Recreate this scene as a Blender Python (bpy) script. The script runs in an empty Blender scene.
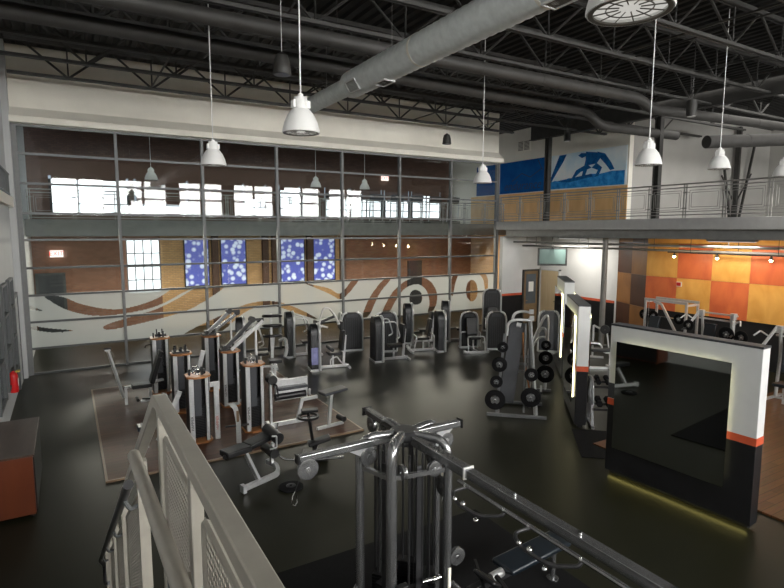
import bpy, bmesh, math, random
from math import sin, cos, pi, radians
from mathutils import Vector, Matrix, Euler
random.seed(7)
S = bpy.context.scene
C = S.collection
GY = 18.81          # plane of the glass wall
# ------------------------------------------------------------------ materials
def mat(name, col, rough=.5, metal=0, noise=0, nscale=6, bump=0, bscale=40, emit=None, est=0, spec=.5, coat=0, col2=None):
    m = bpy.data.materials.new(name); m.use_nodes = True
    nt = m.node_tree; b = nt.nodes['Principled BSDF']
    b.inputs['Base Color'].default_value = (*col, 1)
    b.inputs['Roughness'].default_value = rough
    b.inputs['Metallic'].default_value = metal
    b.inputs['Specular IOR Level'].default_value = spec
    b.inputs['Coat Weight'].default_value = coat
    tc = nt.nodes.new('ShaderNodeTexCoord')
    if noise:
        n = nt.nodes.new('ShaderNodeTexNoise'); n.inputs['Scale'].default_value = nscale; n.inputs['Detail'].default_value = 5
        nt.links.new(tc.outputs['Object'], n.inputs['Vector'])
        r = nt.nodes.new('ShaderNodeValToRGB')
        c2 = col2 or tuple(min(1, c*(1+noise)) for c in col)
        c1 = col if col2 else tuple(c*(1-noise) for c in col)
        r.color_ramp.elements[0].color = (*c1, 1); r.color_ramp.elements[0].position = .3
        r.color_ramp.elements[1].color = (*c2, 1); r.color_ramp.elements[1].position = .7
        nt.links.new(n.outputs['Fac'], r.inputs['Fac']); nt.links.new(r.outputs['Color'], b.inputs['Base Color'])
    if bump:
        n = nt.nodes.new('ShaderNodeTexNoise'); n.inputs['Scale'].default_value = bscale
        nt.links.new(tc.outputs['Object'], n.inputs['Vector'])
        bp = nt.nodes.new('ShaderNodeBump'); bp.inputs['Strength'].default_value = bump; bp.inputs['Distance'].default_value = .01
        nt.links.new(n.outputs['Fac'], bp.inputs['Height']); nt.links.new(bp.outputs['Normal'], b.inputs['Normal'])
    if emit:
        b.inputs['Emission Color'].default_value = (*emit, 1); b.inputs['Emission Strength'].default_value = est
    return m
def wood(name, c1, c2, rough=.4, scale=(1, 12, 1), coat=0, dist=3):
    m = mat(name, c1, rough, coat=coat); nt = m.node_tree; b = nt.nodes['Principled BSDF']
    tc = nt.nodes.new('ShaderNodeTexCoord'); mp = nt.nodes.new('ShaderNodeMapping'); mp.inputs['Scale'].default_value = scale
    n = nt.nodes.new('ShaderNodeTexNoise'); n.inputs['Scale'].default_value = 2.5; n.inputs['Detail'].default_value = 6; n.inputs['Distortion'].default_value = dist*.2
    r = nt.nodes.new('ShaderNodeValToRGB'); r.color_ramp.elements[0].color = (*c1, 1); r.color_ramp.elements[1].color = (*c2, 1)
    r.color_ramp.elements[0].position = .3; r.color_ramp.elements[1].position = .7
    nt.links.new(tc.outputs['Object'], mp.inputs['Vector']); nt.links.new(mp.outputs[0], n.inputs['Vector'])
    nt.links.new(n.outputs['Fac'], r.inputs['Fac']); nt.links.new(r.outputs['Color'], b.inputs['Base Color'])
    return m
def brick_mat(name, c1, c2, mortar, w=.22, h=.075):
    m = mat(name, c1, .8); nt = m.node_tree; b = nt.nodes['Principled BSDF']
    tc = nt.nodes.new('ShaderNodeTexCoord'); mp = nt.nodes.new('ShaderNodeMapping'); mp.inputs['Rotation'].default_value = (radians(90), 0, 0)
    t = nt.nodes.new('ShaderNodeTexBrick'); t.inputs['Color1'].default_value = (*c1, 1); t.inputs['Color2'].default_value = (*c2, 1)
    t.inputs['Mortar'].default_value = (*mortar, 1); t.inputs['Scale'].default_value = 1; t.inputs['Brick Width'].default_value = w
    t.inputs['Row Height'].default_value = h; t.inputs['Mortar Size'].default_value = .008
    nt.links.new(tc.outputs['Object'], mp.inputs['Vector']); nt.links.new(mp.outputs[0], t.inputs['Vector'])
    nt.links.new(t.outputs['Color'], b.inputs['Base Color'])
    return m
def plank_mat(name, c1, c2, rough):
    m = mat(name, c1, rough, spec=.1); nt = m.node_tree; b = nt.nodes['Principled BSDF']
    tc = nt.nodes.new('ShaderNodeTexCoord')
    t = nt.nodes.new('ShaderNodeTexBrick'); t.inputs['Color1'].default_value = (*c1, 1); t.inputs['Color2'].default_value = (*c2, 1)
    t.inputs['Mortar'].default_value = (c1[0]*.3, c1[1]*.3, c1[2]*.3, 1); t.inputs['Scale'].default_value = 1; t.inputs['Brick Width'].default_value = 1.2
    t.inputs['Row Height'].default_value = .14; t.inputs['Mortar Size'].default_value = .004; t.offset = .37
    n = nt.nodes.new('ShaderNodeTexNoise'); n.inputs['Scale'].default_value = 3; n.inputs['Detail'].default_value = 6
    mp = nt.nodes.new('ShaderNodeMapping'); mp.inputs['Scale'].default_value = (1, 9, 1)
    nt.links.new(tc.outputs['Object'], t.inputs['Vector']); nt.links.new(tc.outputs['Object'], mp.inputs['Vector']); nt.links.new(mp.outputs[0], n.inputs['Vector'])
    mx = nt.nodes.new('ShaderNodeMix'); mx.data_type = 'RGBA'; mx.blend_type = 'MULTIPLY'; mx.inputs['Factor'].default_value = .6
    nt.links.new(t.outputs['Color'], mx.inputs['A']); nt.links.new(n.outputs['Color'], mx.inputs['B'])
    nt.links.new(mx.outputs['Result'], b.inputs['Base Color'])
    return m
def glass_mat(name, tint=(.9, .95, .93), refl=1.0, ior=1.5):
    m = bpy.data.materials.new(name); m.use_nodes = True; nt = m.node_tree; nt.nodes.clear()
    o = nt.nodes.new('ShaderNodeOutputMaterial'); mx = nt.nodes.new('ShaderNodeMixShader')
    fr = nt.nodes.new('ShaderNodeFresnel'); fr.inputs['IOR'].default_value = ior
    t = nt.nodes.new('ShaderNodeBsdfTransparent'); t.inputs['Color'].default_value = (*tint, 1)
    g = nt.nodes.new('ShaderNodeBsdfGlossy'); g.inputs['Roughness'].default_value = .02
    g.inputs['Color'].default_value = (refl, refl, refl, 1)
    nt.links.new(fr.outputs[0], mx.inputs[0]); nt.links.new(t.outputs[0], mx.inputs[1]); nt.links.new(g.outputs[0], mx.inputs[2])
    nt.links.new(mx.outputs[0], o.inputs[0]); return m
def emis(name, col, st): return mat(name, (0.02, .02, .02), emit=col, est=st)

M = dict(
 concrete=None,
 paint=mat('pale_wall_paint', (.86, .83, .735), .8, noise=.04, nscale=1.5),
 grey_paint=mat('grey_wall_paint', (.48, .49, .49), .7, noise=.04, nscale=1.2),
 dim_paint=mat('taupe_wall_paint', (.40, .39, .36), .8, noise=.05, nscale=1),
 white=mat('white_paint', (.66, .66, .65), .6, noise=.02, nscale=3),
 pwhite=mat('partition_white', (.60, .61, .60), .55, noise=.03, nscale=4),
 blackw=mat('black_wainscot', (.012, .012, .013), .35, noise=.2, nscale=4),
 red=mat('red_orange_stripe', (.55, .09, .035), .5, noise=.1, nscale=8),
 deck=mat('dark_roof_deck', (.016, .0155, .0145), .7, noise=.25, nscale=3),
 steel=mat('dark_painted_steel', (.036, .035, .032), .55, noise=.25, nscale=4),
 steel_l=mat('mid_grey_painted_steel', (.17, .17, .163), .45, noise=.12, nscale=4),
 duct=mat('dark_duct_paint', (.040, .038, .035), .6, noise=.2, nscale=3),
 galv=mat('galvanised_duct', (.78, .82, .80), .5, metal=.0, noise=.10, nscale=9),
 alu=mat('aluminium_frame', (.17, .175, .175), .5, metal=.1, noise=.08, nscale=9),
 dalu=mat('dark_aluminium_frame', (.075, .08, .08), .5, metal=.1, noise=.08, nscale=9),
 balc=mat('balcony_fascia_grey', (.34, .34, .335), .5, noise=.06, nscale=5),
 rail=mat('stair_rail_paint', (.33, .31, .265), .40, metal=.3, noise=.07, nscale=14),
 railg=mat('balcony_rail_grey', (.30, .295, .28), .45, metal=.3, noise=.1, nscale=9),
 silver=mat('silver_powder_coat', (.60, .61, .61), .30, metal=.6, noise=.08, nscale=20),
 dsilver=mat('grey_powder_coat', (.20, .205, .21), .3, metal=.55, noise=.1, nscale=20),
 gunm=mat('gunmetal_tube', (.30, .305, .31), .25, metal=.85, noise=.1, nscale=12),
 gund=mat('dark_gunmetal', (.06, .06, .063), .3, metal=.6, noise=.1, nscale=12),
 chrome=mat('chrome', (.8, .8, .8), .15, metal=1, noise=.03, nscale=9),
 black=mat('black_plastic', (.007, .007, .0075), .42, noise=.2, nscale=20),
 rubber=mat('black_rubber', (.006, .006, .0065), .9, spec=.15, noise=.3, nscale=40, bump=.2, bscale=150),
 vinyl=mat('black_vinyl', (.008, .008, .009), .38, noise=.15, nscale=12, bump=.15, bscale=60),
 navy=mat('dark_navy_vinyl', (.008, .013, .019), .33, noise=.12, nscale=12, bump=.1, bscale=60),
 shroud=mat('charcoal_shroud', (.013, .0135, .015), .4, noise=.15, nscale=10),
 slate=mat('slate_grey_panel', (.036, .039, .045), .45, noise=.1, nscale=10),
 green=mat('dark_green_panel', (.014, .022, .020), .35, noise=.1, nscale=8),
 stack=mat('steel_weight_plate', (.012, .012, .013), .35, metal=.5, noise=.1, nscale=10),
 bronze=wood('orange_wood_cap', (.30, .115, .035), (.42, .18, .06), .4),
 cherry=wood('cherry_wood', (.085, .020, .008), (.14, .036, .013), .32, (1, 1, .15)),
 ctop=wood('dark_wood_top', (.045, .027, .020), (.065, .042, .030), .28, (6, 1, 1)),
 maple=wood('honey_maple', (.70, .42, .17), (.82, .53, .24), .45, (1, 1, .3)),
 tan=wood('tan_door_wood', (.62, .47, .27), (.70, .55, .34), .5, (4, 4, .3)),
 pan_y=wood('amber_stained_panel', (.60, .29, .055), (.74, .40, .10), .45, (1, 1, .5)),
 pan_o=wood('burnt_orange_panel', (.50, .10, .035), (.64, .16, .05), .45, (1, 1, .5)),
 pan_b=wood('brown_stained_panel', (.20, .085, .022), (.28, .12, .032), .45, (1, 1, .5)),
 pan_d=wood('dark_brown_panel', (.055, .018, .007), (.08, .028, .011), .45, (1, 1, .5)),
 plank=plank_mat('plank_platform', (.085, .037, .019), (.135, .062, .034), .38),
 plank2=plank_mat('plank_floor', (.13, .06, .025), (.18, .085, .038), .3),
 edge=wood('wood_edging', (.15, .095, .055), (.20, .13, .08), .4),
 brick=brick_mat('red_brick', (.26, .115, .07), (.34, .155, .095), (.22, .16, .12)),
 tbrick=brick_mat('tan_brick', (.66, .38, .17), (.78, .47, .22), (.40, .28, .17)),
 dbrick=brick_mat('dark_brick', (.12, .065, .045), (.16, .085, .06), (.09, .06, .05)),
 glass=glass_mat('clear_glass', (.88, .91, .90), 1.0, 1.33),
 wglass=mat('dark_window_glass', (.10, .12, .14), .08, noise=.1, nscale=2),
 frost=None,
 mirror=mat('dark_mirror', (.42, .44, .42), .03, metal=1),
 led=emis('warm_led_strip', (1, .90, .50), 7),
 led2=emis('yellow_toe_led', (1, .85, .25), 5.0),
 lampw=mat('lamp_enamel_white', (.72, .72, .70), .35, emit=(1, .98, .94), est=.05),
 lens=emis('lamp_lens', (1, .97, .9), .35),
 winl=emis('daylight_window', (1, .985, .96), 24),
 hall_glow=emis('hall_pane_glow', (.88, .94, 1), 1.6),  # glow of the hall panes, standing in for reflected daylight
 bulb=emis('halogen_bulb', (1, .78, .45), 40),
 exit=emis('exit_red', (1, .06, .04), 1.6),
 exitb=emis('exit_white', (1, .85, .8), 1.3),
 screen=mat('tv_screen', (.11, .17, .16), .2, noise=.05, nscale=2),
 redp=mat('extinguisher_red', (.50, .012, .012), .3),
 yellow=mat('yellow_plastic', (.75, .60, .10), .5),
 paper=mat('white_paper', (.8, .8, .76), .8),
 placard=mat('blue_violet_placard', (.26, .27, .50), .4, noise=.1, nscale=14),
 grate=mat('dark_grille', (.16, .15, .13), .6),
 skyb=mat('poster_pale_blue', (.55, .76, .88), .6, noise=.5, nscale=1.0, col2=(.90, .94, .94)),
 seab=mat('poster_sea_blue', (.01, .17, .52), .8, noise=.5, nscale=5, col2=(.06, .38, .80), spec=.1),
 figb=mat('poster_figure_blue', (.006, .07, .24), .8, noise=.3, nscale=5, col2=(.015, .16, .42), spec=.1),
 deepb=mat('poster_deep_blue', (.004, .07, .27), .8, noise=.3, nscale=1.5, col2=(.008, .12, .38), spec=.1),
 inkb=mat('poster_ink_blue', (.008, .035, .12), .6),
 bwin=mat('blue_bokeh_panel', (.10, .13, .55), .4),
)
def floor_mat():
    m = mat('polished_concrete', (.03, .03, .025), .22); nt = m.node_tree; b = nt.nodes['Principled BSDF']
    tc = nt.nodes.new('ShaderNodeTexCoord')
    n = nt.nodes.new('ShaderNodeTexNoise'); n.inputs['Scale'].default_value = .45; n.inputs['Detail'].default_value = 2; n.inputs['Roughness'].default_value = .4
    r = nt.nodes.new('ShaderNodeValToRGB')
    r.color_ramp.elements[0].color = (.0115, .0118, .0062, 1); r.color_ramp.elements[0].position = .25
    r.color_ramp.elements[1].color = (.0165, .0165, .0095, 1); r.color_ramp.elements[1].position = .8
    nt.links.new(tc.outputs['Object'], n.inputs['Vector']); nt.links.new(n.outputs['Fac'], r.inputs['Fac']); nt.links.new(r.outputs['Color'], b.inputs['Base Color'])
    n2 = nt.nodes.new('ShaderNodeTexNoise'); n2.inputs['Scale'].default_value = .8; n2.inputs['Detail'].default_value = 2
    mr = nt.nodes.new('ShaderNodeMapRange'); mr.inputs['To Min'].default_value = .33; mr.inputs['To Max'].default_value = .35
    nt.links.new(tc.outputs['Object'], n2.inputs['Vector']); nt.links.new(n2.outputs['Fac'], mr.inputs['Value']); nt.links.new(mr.outputs[0], b.inputs['Roughness'])
    b.inputs['Specular IOR Level'].default_value = .12
    return m
M['concrete'] = floor_mat()
def frost_mat():
    m = bpy.data.materials.new('frosted_film'); m.use_nodes = True; nt = m.node_tree; nt.nodes.clear()
    o = nt.nodes.new('ShaderNodeOutputMaterial'); mx = nt.nodes.new('ShaderNodeMixShader'); mx.inputs[0].default_value = .22
    a = nt.nodes.new('ShaderNodeAddShader')
    d = nt.nodes.new('ShaderNodeBsdfDiffuse'); d.inputs['Color'].default_value = (.33, .345, .335, 1)
    tl = nt.nodes.new('ShaderNodeBsdfTranslucent'); tl.inputs['Color'].default_value = (.30, .315, .305, 1)
    t = nt.nodes.new('ShaderNodeBsdfTransparent')
    nt.links.new(d.outputs[0], a.inputs[0]); nt.links.new(tl.outputs[0], a.inputs[1])
    nt.links.new(a.outputs[0], mx.inputs[1]); nt.links.new(t.outputs[0], mx.inputs[2]); nt.links.new(mx.outputs[0], o.inputs[0])
    return m
M['frost'] = frost_mat()
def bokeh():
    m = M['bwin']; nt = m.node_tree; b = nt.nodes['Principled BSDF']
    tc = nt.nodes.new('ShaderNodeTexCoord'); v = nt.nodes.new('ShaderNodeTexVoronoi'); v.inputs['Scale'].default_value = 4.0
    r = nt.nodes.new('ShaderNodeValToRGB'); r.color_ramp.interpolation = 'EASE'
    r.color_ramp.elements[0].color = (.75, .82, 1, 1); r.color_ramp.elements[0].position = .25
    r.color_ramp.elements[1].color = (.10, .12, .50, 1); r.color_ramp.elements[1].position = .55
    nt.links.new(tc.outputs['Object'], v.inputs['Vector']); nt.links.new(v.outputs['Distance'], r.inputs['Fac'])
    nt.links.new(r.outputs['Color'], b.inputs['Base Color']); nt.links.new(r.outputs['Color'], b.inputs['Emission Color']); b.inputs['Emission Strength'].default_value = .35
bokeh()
# ------------------------------------------------------------------ mesh builder
SPLIT = {'seam_collar', 'ring_brace', 'hanger', 'chrome_knob', 'top_bar', 'bolt', 'plate_peg', 'lower_rail', 'support_leg', 'press_arm', 'grip', 'roller_pad', 'cross_bar', 'shelf_rail', 'roller', 'foot', 'bracket', 'pulley_bracket', 'foot_peg', 'guide_rod', 'end_pad', 'brace', 'rail', 'side_rail', 'pivot_block', 'lever'}
class MB:
    def __init__(s): s.bm = bmesh.new()
    def box(s, c, d, rz=0, rx=0, ry=0):
        mt = Matrix.Translation(c) @ Euler((rx, ry, rz)).to_matrix().to_4x4() @ Matrix.Diagonal((*d, 1))
        bmesh.ops.create_cube(s.bm, size=1, matrix=mt); return s
    def b(s, x0, x1, y0, y1, z0, z1):
        return s.box(((x0+x1)/2, (y0+y1)/2, (z0+z1)/2), (abs(x1-x0), abs(y1-y0), abs(z1-z0)))
    def bar(s, p, q, w, h=None, roll=0):
        p, q = Vector(p), Vector(q); d = q-p; L = d.length
        if L < 1e-6: return s
        mt = Matrix.Translation((p+q)/2) @ d.to_track_quat('Z', 'Y').to_matrix().to_4x4() @ Matrix.Rotation(roll, 4, 'Z') @ Matrix.Diagonal((w, h or w, L, 1))
        bmesh.ops.create_cube(s.bm, size=1, matrix=mt); return s
    def cyl(s, p, q, r, r2=None, n=14, caps=True):
        p, q = Vector(p), Vector(q); d = q-p
        mt = Matrix.Translation((p+q)/2) @ d.to_track_quat('Z', 'Y').to_matrix().to_4x4()
        bmesh.ops.create_cone(s.bm, cap_ends=caps, segments=n, radius1=r, radius2=r if r2 is None else r2, depth=d.length, matrix=mt); return s
    def sph(s, c, r, n=12, sc=(1, 1, 1)):
        bmesh.ops.create_uvsphere(s.bm, u_segments=n, v_segments=max(6, n//2+1), radius=r, matrix=Matrix.Translation(c) @ Matrix.Diagonal((*sc, 1))); return s
    def tube(s, pts, r, n=10, closed=False, bend=0, sq=None):
        pts = [Vector(p) for p in pts]
        if bend: pts = fillet(pts, bend, closed)
        N = len(pts); rings = []; up = None
        for i, p in enumerate(pts):
            a = pts[(i-1) % N] if (closed or i > 0) else p
            c = pts[(i+1) % N] if (closed or i < N-1) else p
            t = (c-a).normalized()
            if up is None:
                up = Vector((0, 0, 1)) if abs(t.z) < .9 else Vector((1, 0, 0))
            u = (up - t*up.dot(t))
            if u.length < 1e-4: u = t.orthogonal()
            u.normalize(); v = t.cross(u); up = u
            ring = []
            for k in range(n):
                an = 2*pi*(k+.5)/n
                rr = r if sq is None else r*1.414
                ring.append(s.bm.verts.new(p + u*cos(an)*rr + v*sin(an)*rr*(sq or 1)))
            rings.append(ring)
        for i in range(N if closed else N-1):
            A, B = rings[i], rings[(i+1) % N]
            for k in range(n): s.bm.faces.new((A[k], A[(k+1) % n], B[(k+1) % n], B[k]))
        if not closed:
            s.bm.faces.new(rings[0][::-1]); s.bm.faces.new(rings[-1])
        return s
    def prism(s, pts, off, axes='xz'):
        # outline pts in two axes, extruded between the two values of off on the third
        ix = {'x': 0, 'y': 1, 'z': 2}; a, b_ = ix[axes[0]], ix[axes[1]]; c = 3-a-b_
        def mk(p, o):
            v = [0, 0, 0]; v[a], v[b_], v[c] = p[0], p[1], o; return s.bm.verts.new(v)
        A = [mk(p, off[0]) for p in pts]; B = [mk(p, off[1]) for p in pts]; n = len(pts)
        s.bm.faces.new(A); s.bm.faces.new(B[::-1])
        for i in range(n): s.bm.faces.new((A[i], B[i], B[(i+1) % n], A[(i+1) % n]))
        return s
    def lathe(s, prof, c=(0, 0, 0), n=24, axis='z', closed=False):
        rings = []
        for r, h in prof:
            ring = []
            for k in range(n):
                a = 2*pi*k/n; x, y, z = r*cos(a), r*sin(a), h
                if axis == 'x': x, y, z = z, x, y
                if axis == 'y': x, y, z = x, z, y
                ring.append(s.bm.verts.new((c[0]+x, c[1]+y, c[2]+z)))
            rings.append(ring)
        for i in range(len(rings)-(0 if closed else 1)):
            A, B = rings[i], rings[(i+1) % len(rings)]
            for k in range(n): s.bm.faces.new((A[k], A[(k+1) % n], B[(k+1) % n], B[k]))
        if not closed:
            for R, rv in ((rings[0], 1), (rings[-1], 0)):
                s.bm.faces.new(R[::-1] if rv else R)
        return s
    def disc(s, c, r, t, axis='x', n=24, hole=None):
        hr = hole or r*.1
        return s.lathe([(hr, -t/2), (r*.93, -t/2), (r, -t*.3), (r, t*.3), (r*.93, t/2), (hr, t/2)], c, n, axis, closed=True)
    def islands(s):
        left = set(s.bm.verts); out = []
        while left:
            st = [left.pop()]; isl = set(st)
            while st:
                v = st.pop()
                for e in v.link_edges:
                    w = e.other_vert(v)
                    if w in left: left.discard(w); isl.add(w); st.append(w)
            out.append(isl)
        return out
    def build(s, name, m, parent=None, bev=0, loc=None, smooth=True, rz=0):
        if name in SPLIT:
            L = s.islands()
            if len(L) > 1:
                L.sort(key=lambda q: min((v.co.x, v.co.y, v.co.z) for v in q)); s.bm.verts.index_update()
                res = []
                for isl in L:
                    keep = {v.index for v in isl}; nb = MB(); nb.bm.free(); nb.bm = s.bm.copy(); nb.bm.verts.ensure_lookup_table()
                    bmesh.ops.delete(nb.bm, geom=[v for v in nb.bm.verts if v.index not in keep], context='VERTS')
                    res.append(nb._build(name, m, parent, bev, loc, smooth, rz))
                s.bm.free(); return res[0]
        return s._build(name, m, parent, bev, loc, smooth, rz)
    def _build(s, name, m, parent=None, bev=0, loc=None, smooth=True, rz=0):
        me = bpy.data.meshes.new(name)
        bmesh.ops.recalc_face_normals(s.bm, faces=s.bm.faces[:])
        if loc is not None and parent is None:
            pass
        s.bm.to_mesh(me); s.bm.free()
        if isinstance(m, (list, tuple)):
            for k in m: me.materials.append(k)
        else: me.materials.append(m)
        if smooth:
            for p in me.polygons: p.use_smooth = True
            try: me.set_sharp_from_angle(angle=radians(38))
            except Exception: pass
        o = bpy.data.objects.new(name, me); C.objects.link(o)
        if loc is not None: o.location = loc
        if rz: o.rotation_euler.z = rz
        if parent: o.parent = parent
        if bev:
            md = o.modifiers.new('bevel', 'BEVEL'); md.width = bev; md.segments = 2; md.limit_method = 'ANGLE'
        return o
def fillet(pts, r, closed=False, k=5):
    out = []; N = len(pts)
    for i, p in enumerate(pts):
        if not closed and i in (0, N-1): out.append(p); continue
        a, c = pts[(i-1) % N], pts[(i+1) % N]
        da, dc = a-p, c-p; rr = min(r, da.length*.49, dc.length*.49)
        s0, s1 = p+da.normalized()*rr, p+dc.normalized()*rr
        for j in range(k+1):
            t = j/k; out.append(s0*(1-t)**2 + p*2*t*(1-t) + s1*t*t)
    return out
def tag(o, label=None, cat=None, group=None, kind=None):
    if label: o['label'] = label
    if cat: o['category'] = cat
    if group: o['group'] = group
    if kind: o['kind'] = kind
    return o
def empty(name, loc=(0, 0, 0), rz=0, label=None, cat=None, group=None, kind=None):
    o = bpy.data.objects.new(name, None); o.empty_display_size = .2; C.objects.link(o)
    o.location = loc; o.rotation_euler.z = rz
    return tag(o, label, cat, group, kind)
def copy_tree(o, parent=None):
    c = o.copy(); C.objects.link(c)
    if parent: c.parent = parent
    for ch in list(o.children): copy_tree(ch, c)
    return c
def struct(name, mb, m, **k):
    o = mb.build(name, m, **k); o['kind'] = 'structure'; return o
def text(name, s, size, m, mt, parent=None, depth=.004, shear=0, align='CENTER'):
    cu = bpy.data.curves.new(name, 'FONT'); cu.body = s; cu.size = size; cu.extrude = depth/2; cu.align_x = align; cu.align_y = 'CENTER'; cu.shear = shear
    t = bpy.data.objects.new(name+'_tmp', cu); C.objects.link(t)
    bpy.context.view_layer.update()
    dg = bpy.context.evaluated_depsgraph_get()
    me = bpy.data.meshes.new_from_object(t.evaluated_get(dg)); bpy.data.objects.remove(t)
    me.transform(mt); me.materials.clear(); me.materials.append(m)
    o = bpy.data.objects.new(name, me); C.objects.link(o)
    if parent: o.parent = parent
    return o
RX90 = Matrix.Rotation(radians(90), 4, 'X')

# ================================================================== SETTING
struct('floor', MB().b(-1.3, 31, -9, 25.4, -.2, 0), M['concrete'])
# roof deck with real ribs running along y
def deck():
    mb = MB(); x = -1.6; pts = []
    while x < 31.2:
        pts += [(x, 9.32), (x+.10, 9.32), (x+.14, 9.25), (x+.26, 9.25)]; x += .30
    pts += [(x, 9.5), (-1.6, 9.5)]
    mb.prism(pts, (-9.2, 27.4), 'xz'); return mb
struct('ceiling', deck(), M['deck'], smooth=False)
# left wall
lw = empty('wall_left', kind='structure')
MB().b(-1.55, -1.3, -9, 18.6, 0, 9.25).build('wall_panel', M['grey_paint'], lw)
struct('trim_5', MB().b(-1.55, -1.15, 18.45, 25.2, 0, 9.25), M['grey_paint'])
struct('trim_6', MB().b(-1.3, -1.18, -9, 18.4, 4.82, 5.08), M['paint'], bev=.01)
# upper wall over the glass
uw = empty('wall_back', kind='structure')
MB().b(-1.3, 16.5, GY, GY+.35, 7.13, 9.25).build('wall_panel', M['paint'], uw)
MB().prism([(GY-.003, 7.13), (GY-.36, 7.13), (GY-.36, 7.30), (GY-.003, 7.58)], (-1.16, 16.5), 'yz').build('ledge', M['paint'], uw)
# wall right upstairs with posters, and beyond
uwr = empty('wall_right', kind='structure')
MB().b(20.0, 20.25, 14.85, 27, 4.57, 9.25).build('upper_panel', M['paint'], uwr)
MB().b(19.96, 19.999, 14.85, 25, 4.57, 6.08).build('wood_wainscot', M['maple'], uwr)
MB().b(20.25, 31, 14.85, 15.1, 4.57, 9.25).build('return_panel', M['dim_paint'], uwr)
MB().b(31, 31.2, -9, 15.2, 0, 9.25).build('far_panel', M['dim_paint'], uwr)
# lower walls under the balcony
dwl = empty('wall_recess', kind='structure')
MB().b(16.5, 18.8, 18.4, 18.6, 1.42, 3.95).build('white_panel', M['white'], dwl)
MB().b(16.5, 18.8, 18.4, 18.6, 0, 1.32).build('black_wainscot', M['blackw'], dwl)
MB().b(16.5, 18.8, 18.39, 18.6, 1.32, 1.42).build('red_stripe', M['red'], dwl)
MB().b(18.8, 19.0, 14.28, 18.6, 1.42, 3.95).build('white_panel', M['white'], dwl)
MB().b(18.8, 19.0, 14.28, 18.6, 0, 1.32).build('black_wainscot', M['blackw'], dwl)
MB().b(18.79, 19.0, 14.28, 18.6, 1.32, 1.42).build('red_stripe', M['red'], dwl)
MB().b(18.76, 19.0, 14.2, 14.28, 0, 3.95).build('white_trim', M['white'], dwl)
# diagonal brown squares
def quadpanel(p, q, z0, z1, t, name, m, par):
    d = Vector((q[0]-p[0], q[1]-p[1], 0)); L = d.length
    MB().box(((p[0]+q[0])/2, (p[1]+q[1])/2, (z0+z1)/2), (L, t, z1-z0), rz=math.atan2(d.y, d.x)).build(name, m, par, bev=.004)
P0, P1 = Vector((18.8, 14.2)), Vector((18.05, 12.42)); PM = (P0+P1)/2
zz = [0, .28, 1.43, 2.6, 3.77, 3.95]
for i in range(5):
    for j, (a, b) in enumerate(((P0, PM), (PM, P1))):
        quadpanel(a, b, zz[i], zz[i+1]-.006, .06, 'brown_square', M['pan_b'] if (i+j) % 2 == 0 else M['pan_d'], dwl)
ow = empty('wall_checkered', kind='structure')
MB().b(18.06, 18.3, -2, 12.4, 0, 3.95).build('backing', M['blackw'], ow)
ys = 12.42; k = 0
while ys > -1:
    for i, (z0, z1) in enumerate(((1.43, 2.6), (2.6, 3.77))):
        mm = M['pan_y'] if (k+i) % 2 else M['pan_o']
        MB().b(18.0, 18.06, ys-1.17+.006, ys, z0+.004, z1-.003).build('wood_square', mm, ow, bev=.004)
    ys -= 1.17; k += 1
MB().b(18.0, 18.06, -1, 12.42, 3.775, 3.93).build('wood_cap', M['pan_y'], ow)
# balcony: slab, fascia, beam
bal = empty('balcony', kind='structure')
MB().b(16.45, 31, -9, 15.0, 4.27, 4.57).b(16.45, 20.0, 15.0, GY-.02, 4.27, 4.57).build('slab', M['balc'], bal)
MB().b(16.40, 16.448, -9, GY-.05, 4.25, 4.60).build('fascia', M['balc'], bal, bev=.01)
MB().b(16.62, 16.80, -9, 18.35, 3.97, 4.26).b(16.5, 16.9, -9, 18.35, 3.955, 3.985).b(16.5, 16.9, -9, 18.35, 4.23, 4.262).build('edge_beam', M['steel_l'], bal)
MB().b(16.92, 31, -9, 18.35, 3.955, 4.0).build('soffit', M['steel_l'], bal)
# behind-the-glass hall
bh = empty('wall_hall', kind='structure')
MB().b(20.0, 20.2, 18.9, 25.2, 0, 4.57).build('side_panel', M['tbrick'], bh)
MB().b(-1.3, 3.4, 25, 25.2, 0, 4.0).b(12.0, 20, 25, 25.2, 0, 4.0).build('brick_panel', M['brick'], bh)
MB().b(3.4, 12.0, 25, 25.2, 0, 4.0).build('tan_brick_panel', M['tbrick'], bh)
MB().b(-1.3, 20.2, 27, 27.2, 4.5, 4.95).b(-1.3, 20.2, 27, 27.2, 6.45, 9.25).build('upper_brick_panel', M['dbrick'], bh)
MB().b(-1.3, 20, 22.0, 27, 3.98, 4.52).build('upper_floor_slab', M['steel_l'], bh)
MB().b(-1.3, 20, 21.9, 21.99, 4.30, 4.56).build('upper_floor_fascia', M['steel_l'], bh)
MB().b(-1.0, -.2, 24.92, 24.999, 0.0, 2.45).build('dark_doorway', M['slate'], bh)
MB().b(-1.1, -1.0, 24.9, 24.99, 0, 2.5).b(-.2, -.1, 24.9, 24.99, 0, 2.5).b(-1.1, -.1, 24.9, 24.99, 2.45, 2.55).build('door_frame', M['dalu'], bh)
MB().b(15.7, 16.6, 24.93, 24.999, 0, 2.6).build('dark_doorway', M['slate'], bh)
for x in (5.48, 7.75, 8.2, 9.93, 11.7):
    MB().b(x, x+.28, 24.8, 24.998, 0, 3.95).build('brick_pier', M['dbrick'], bh)
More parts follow.
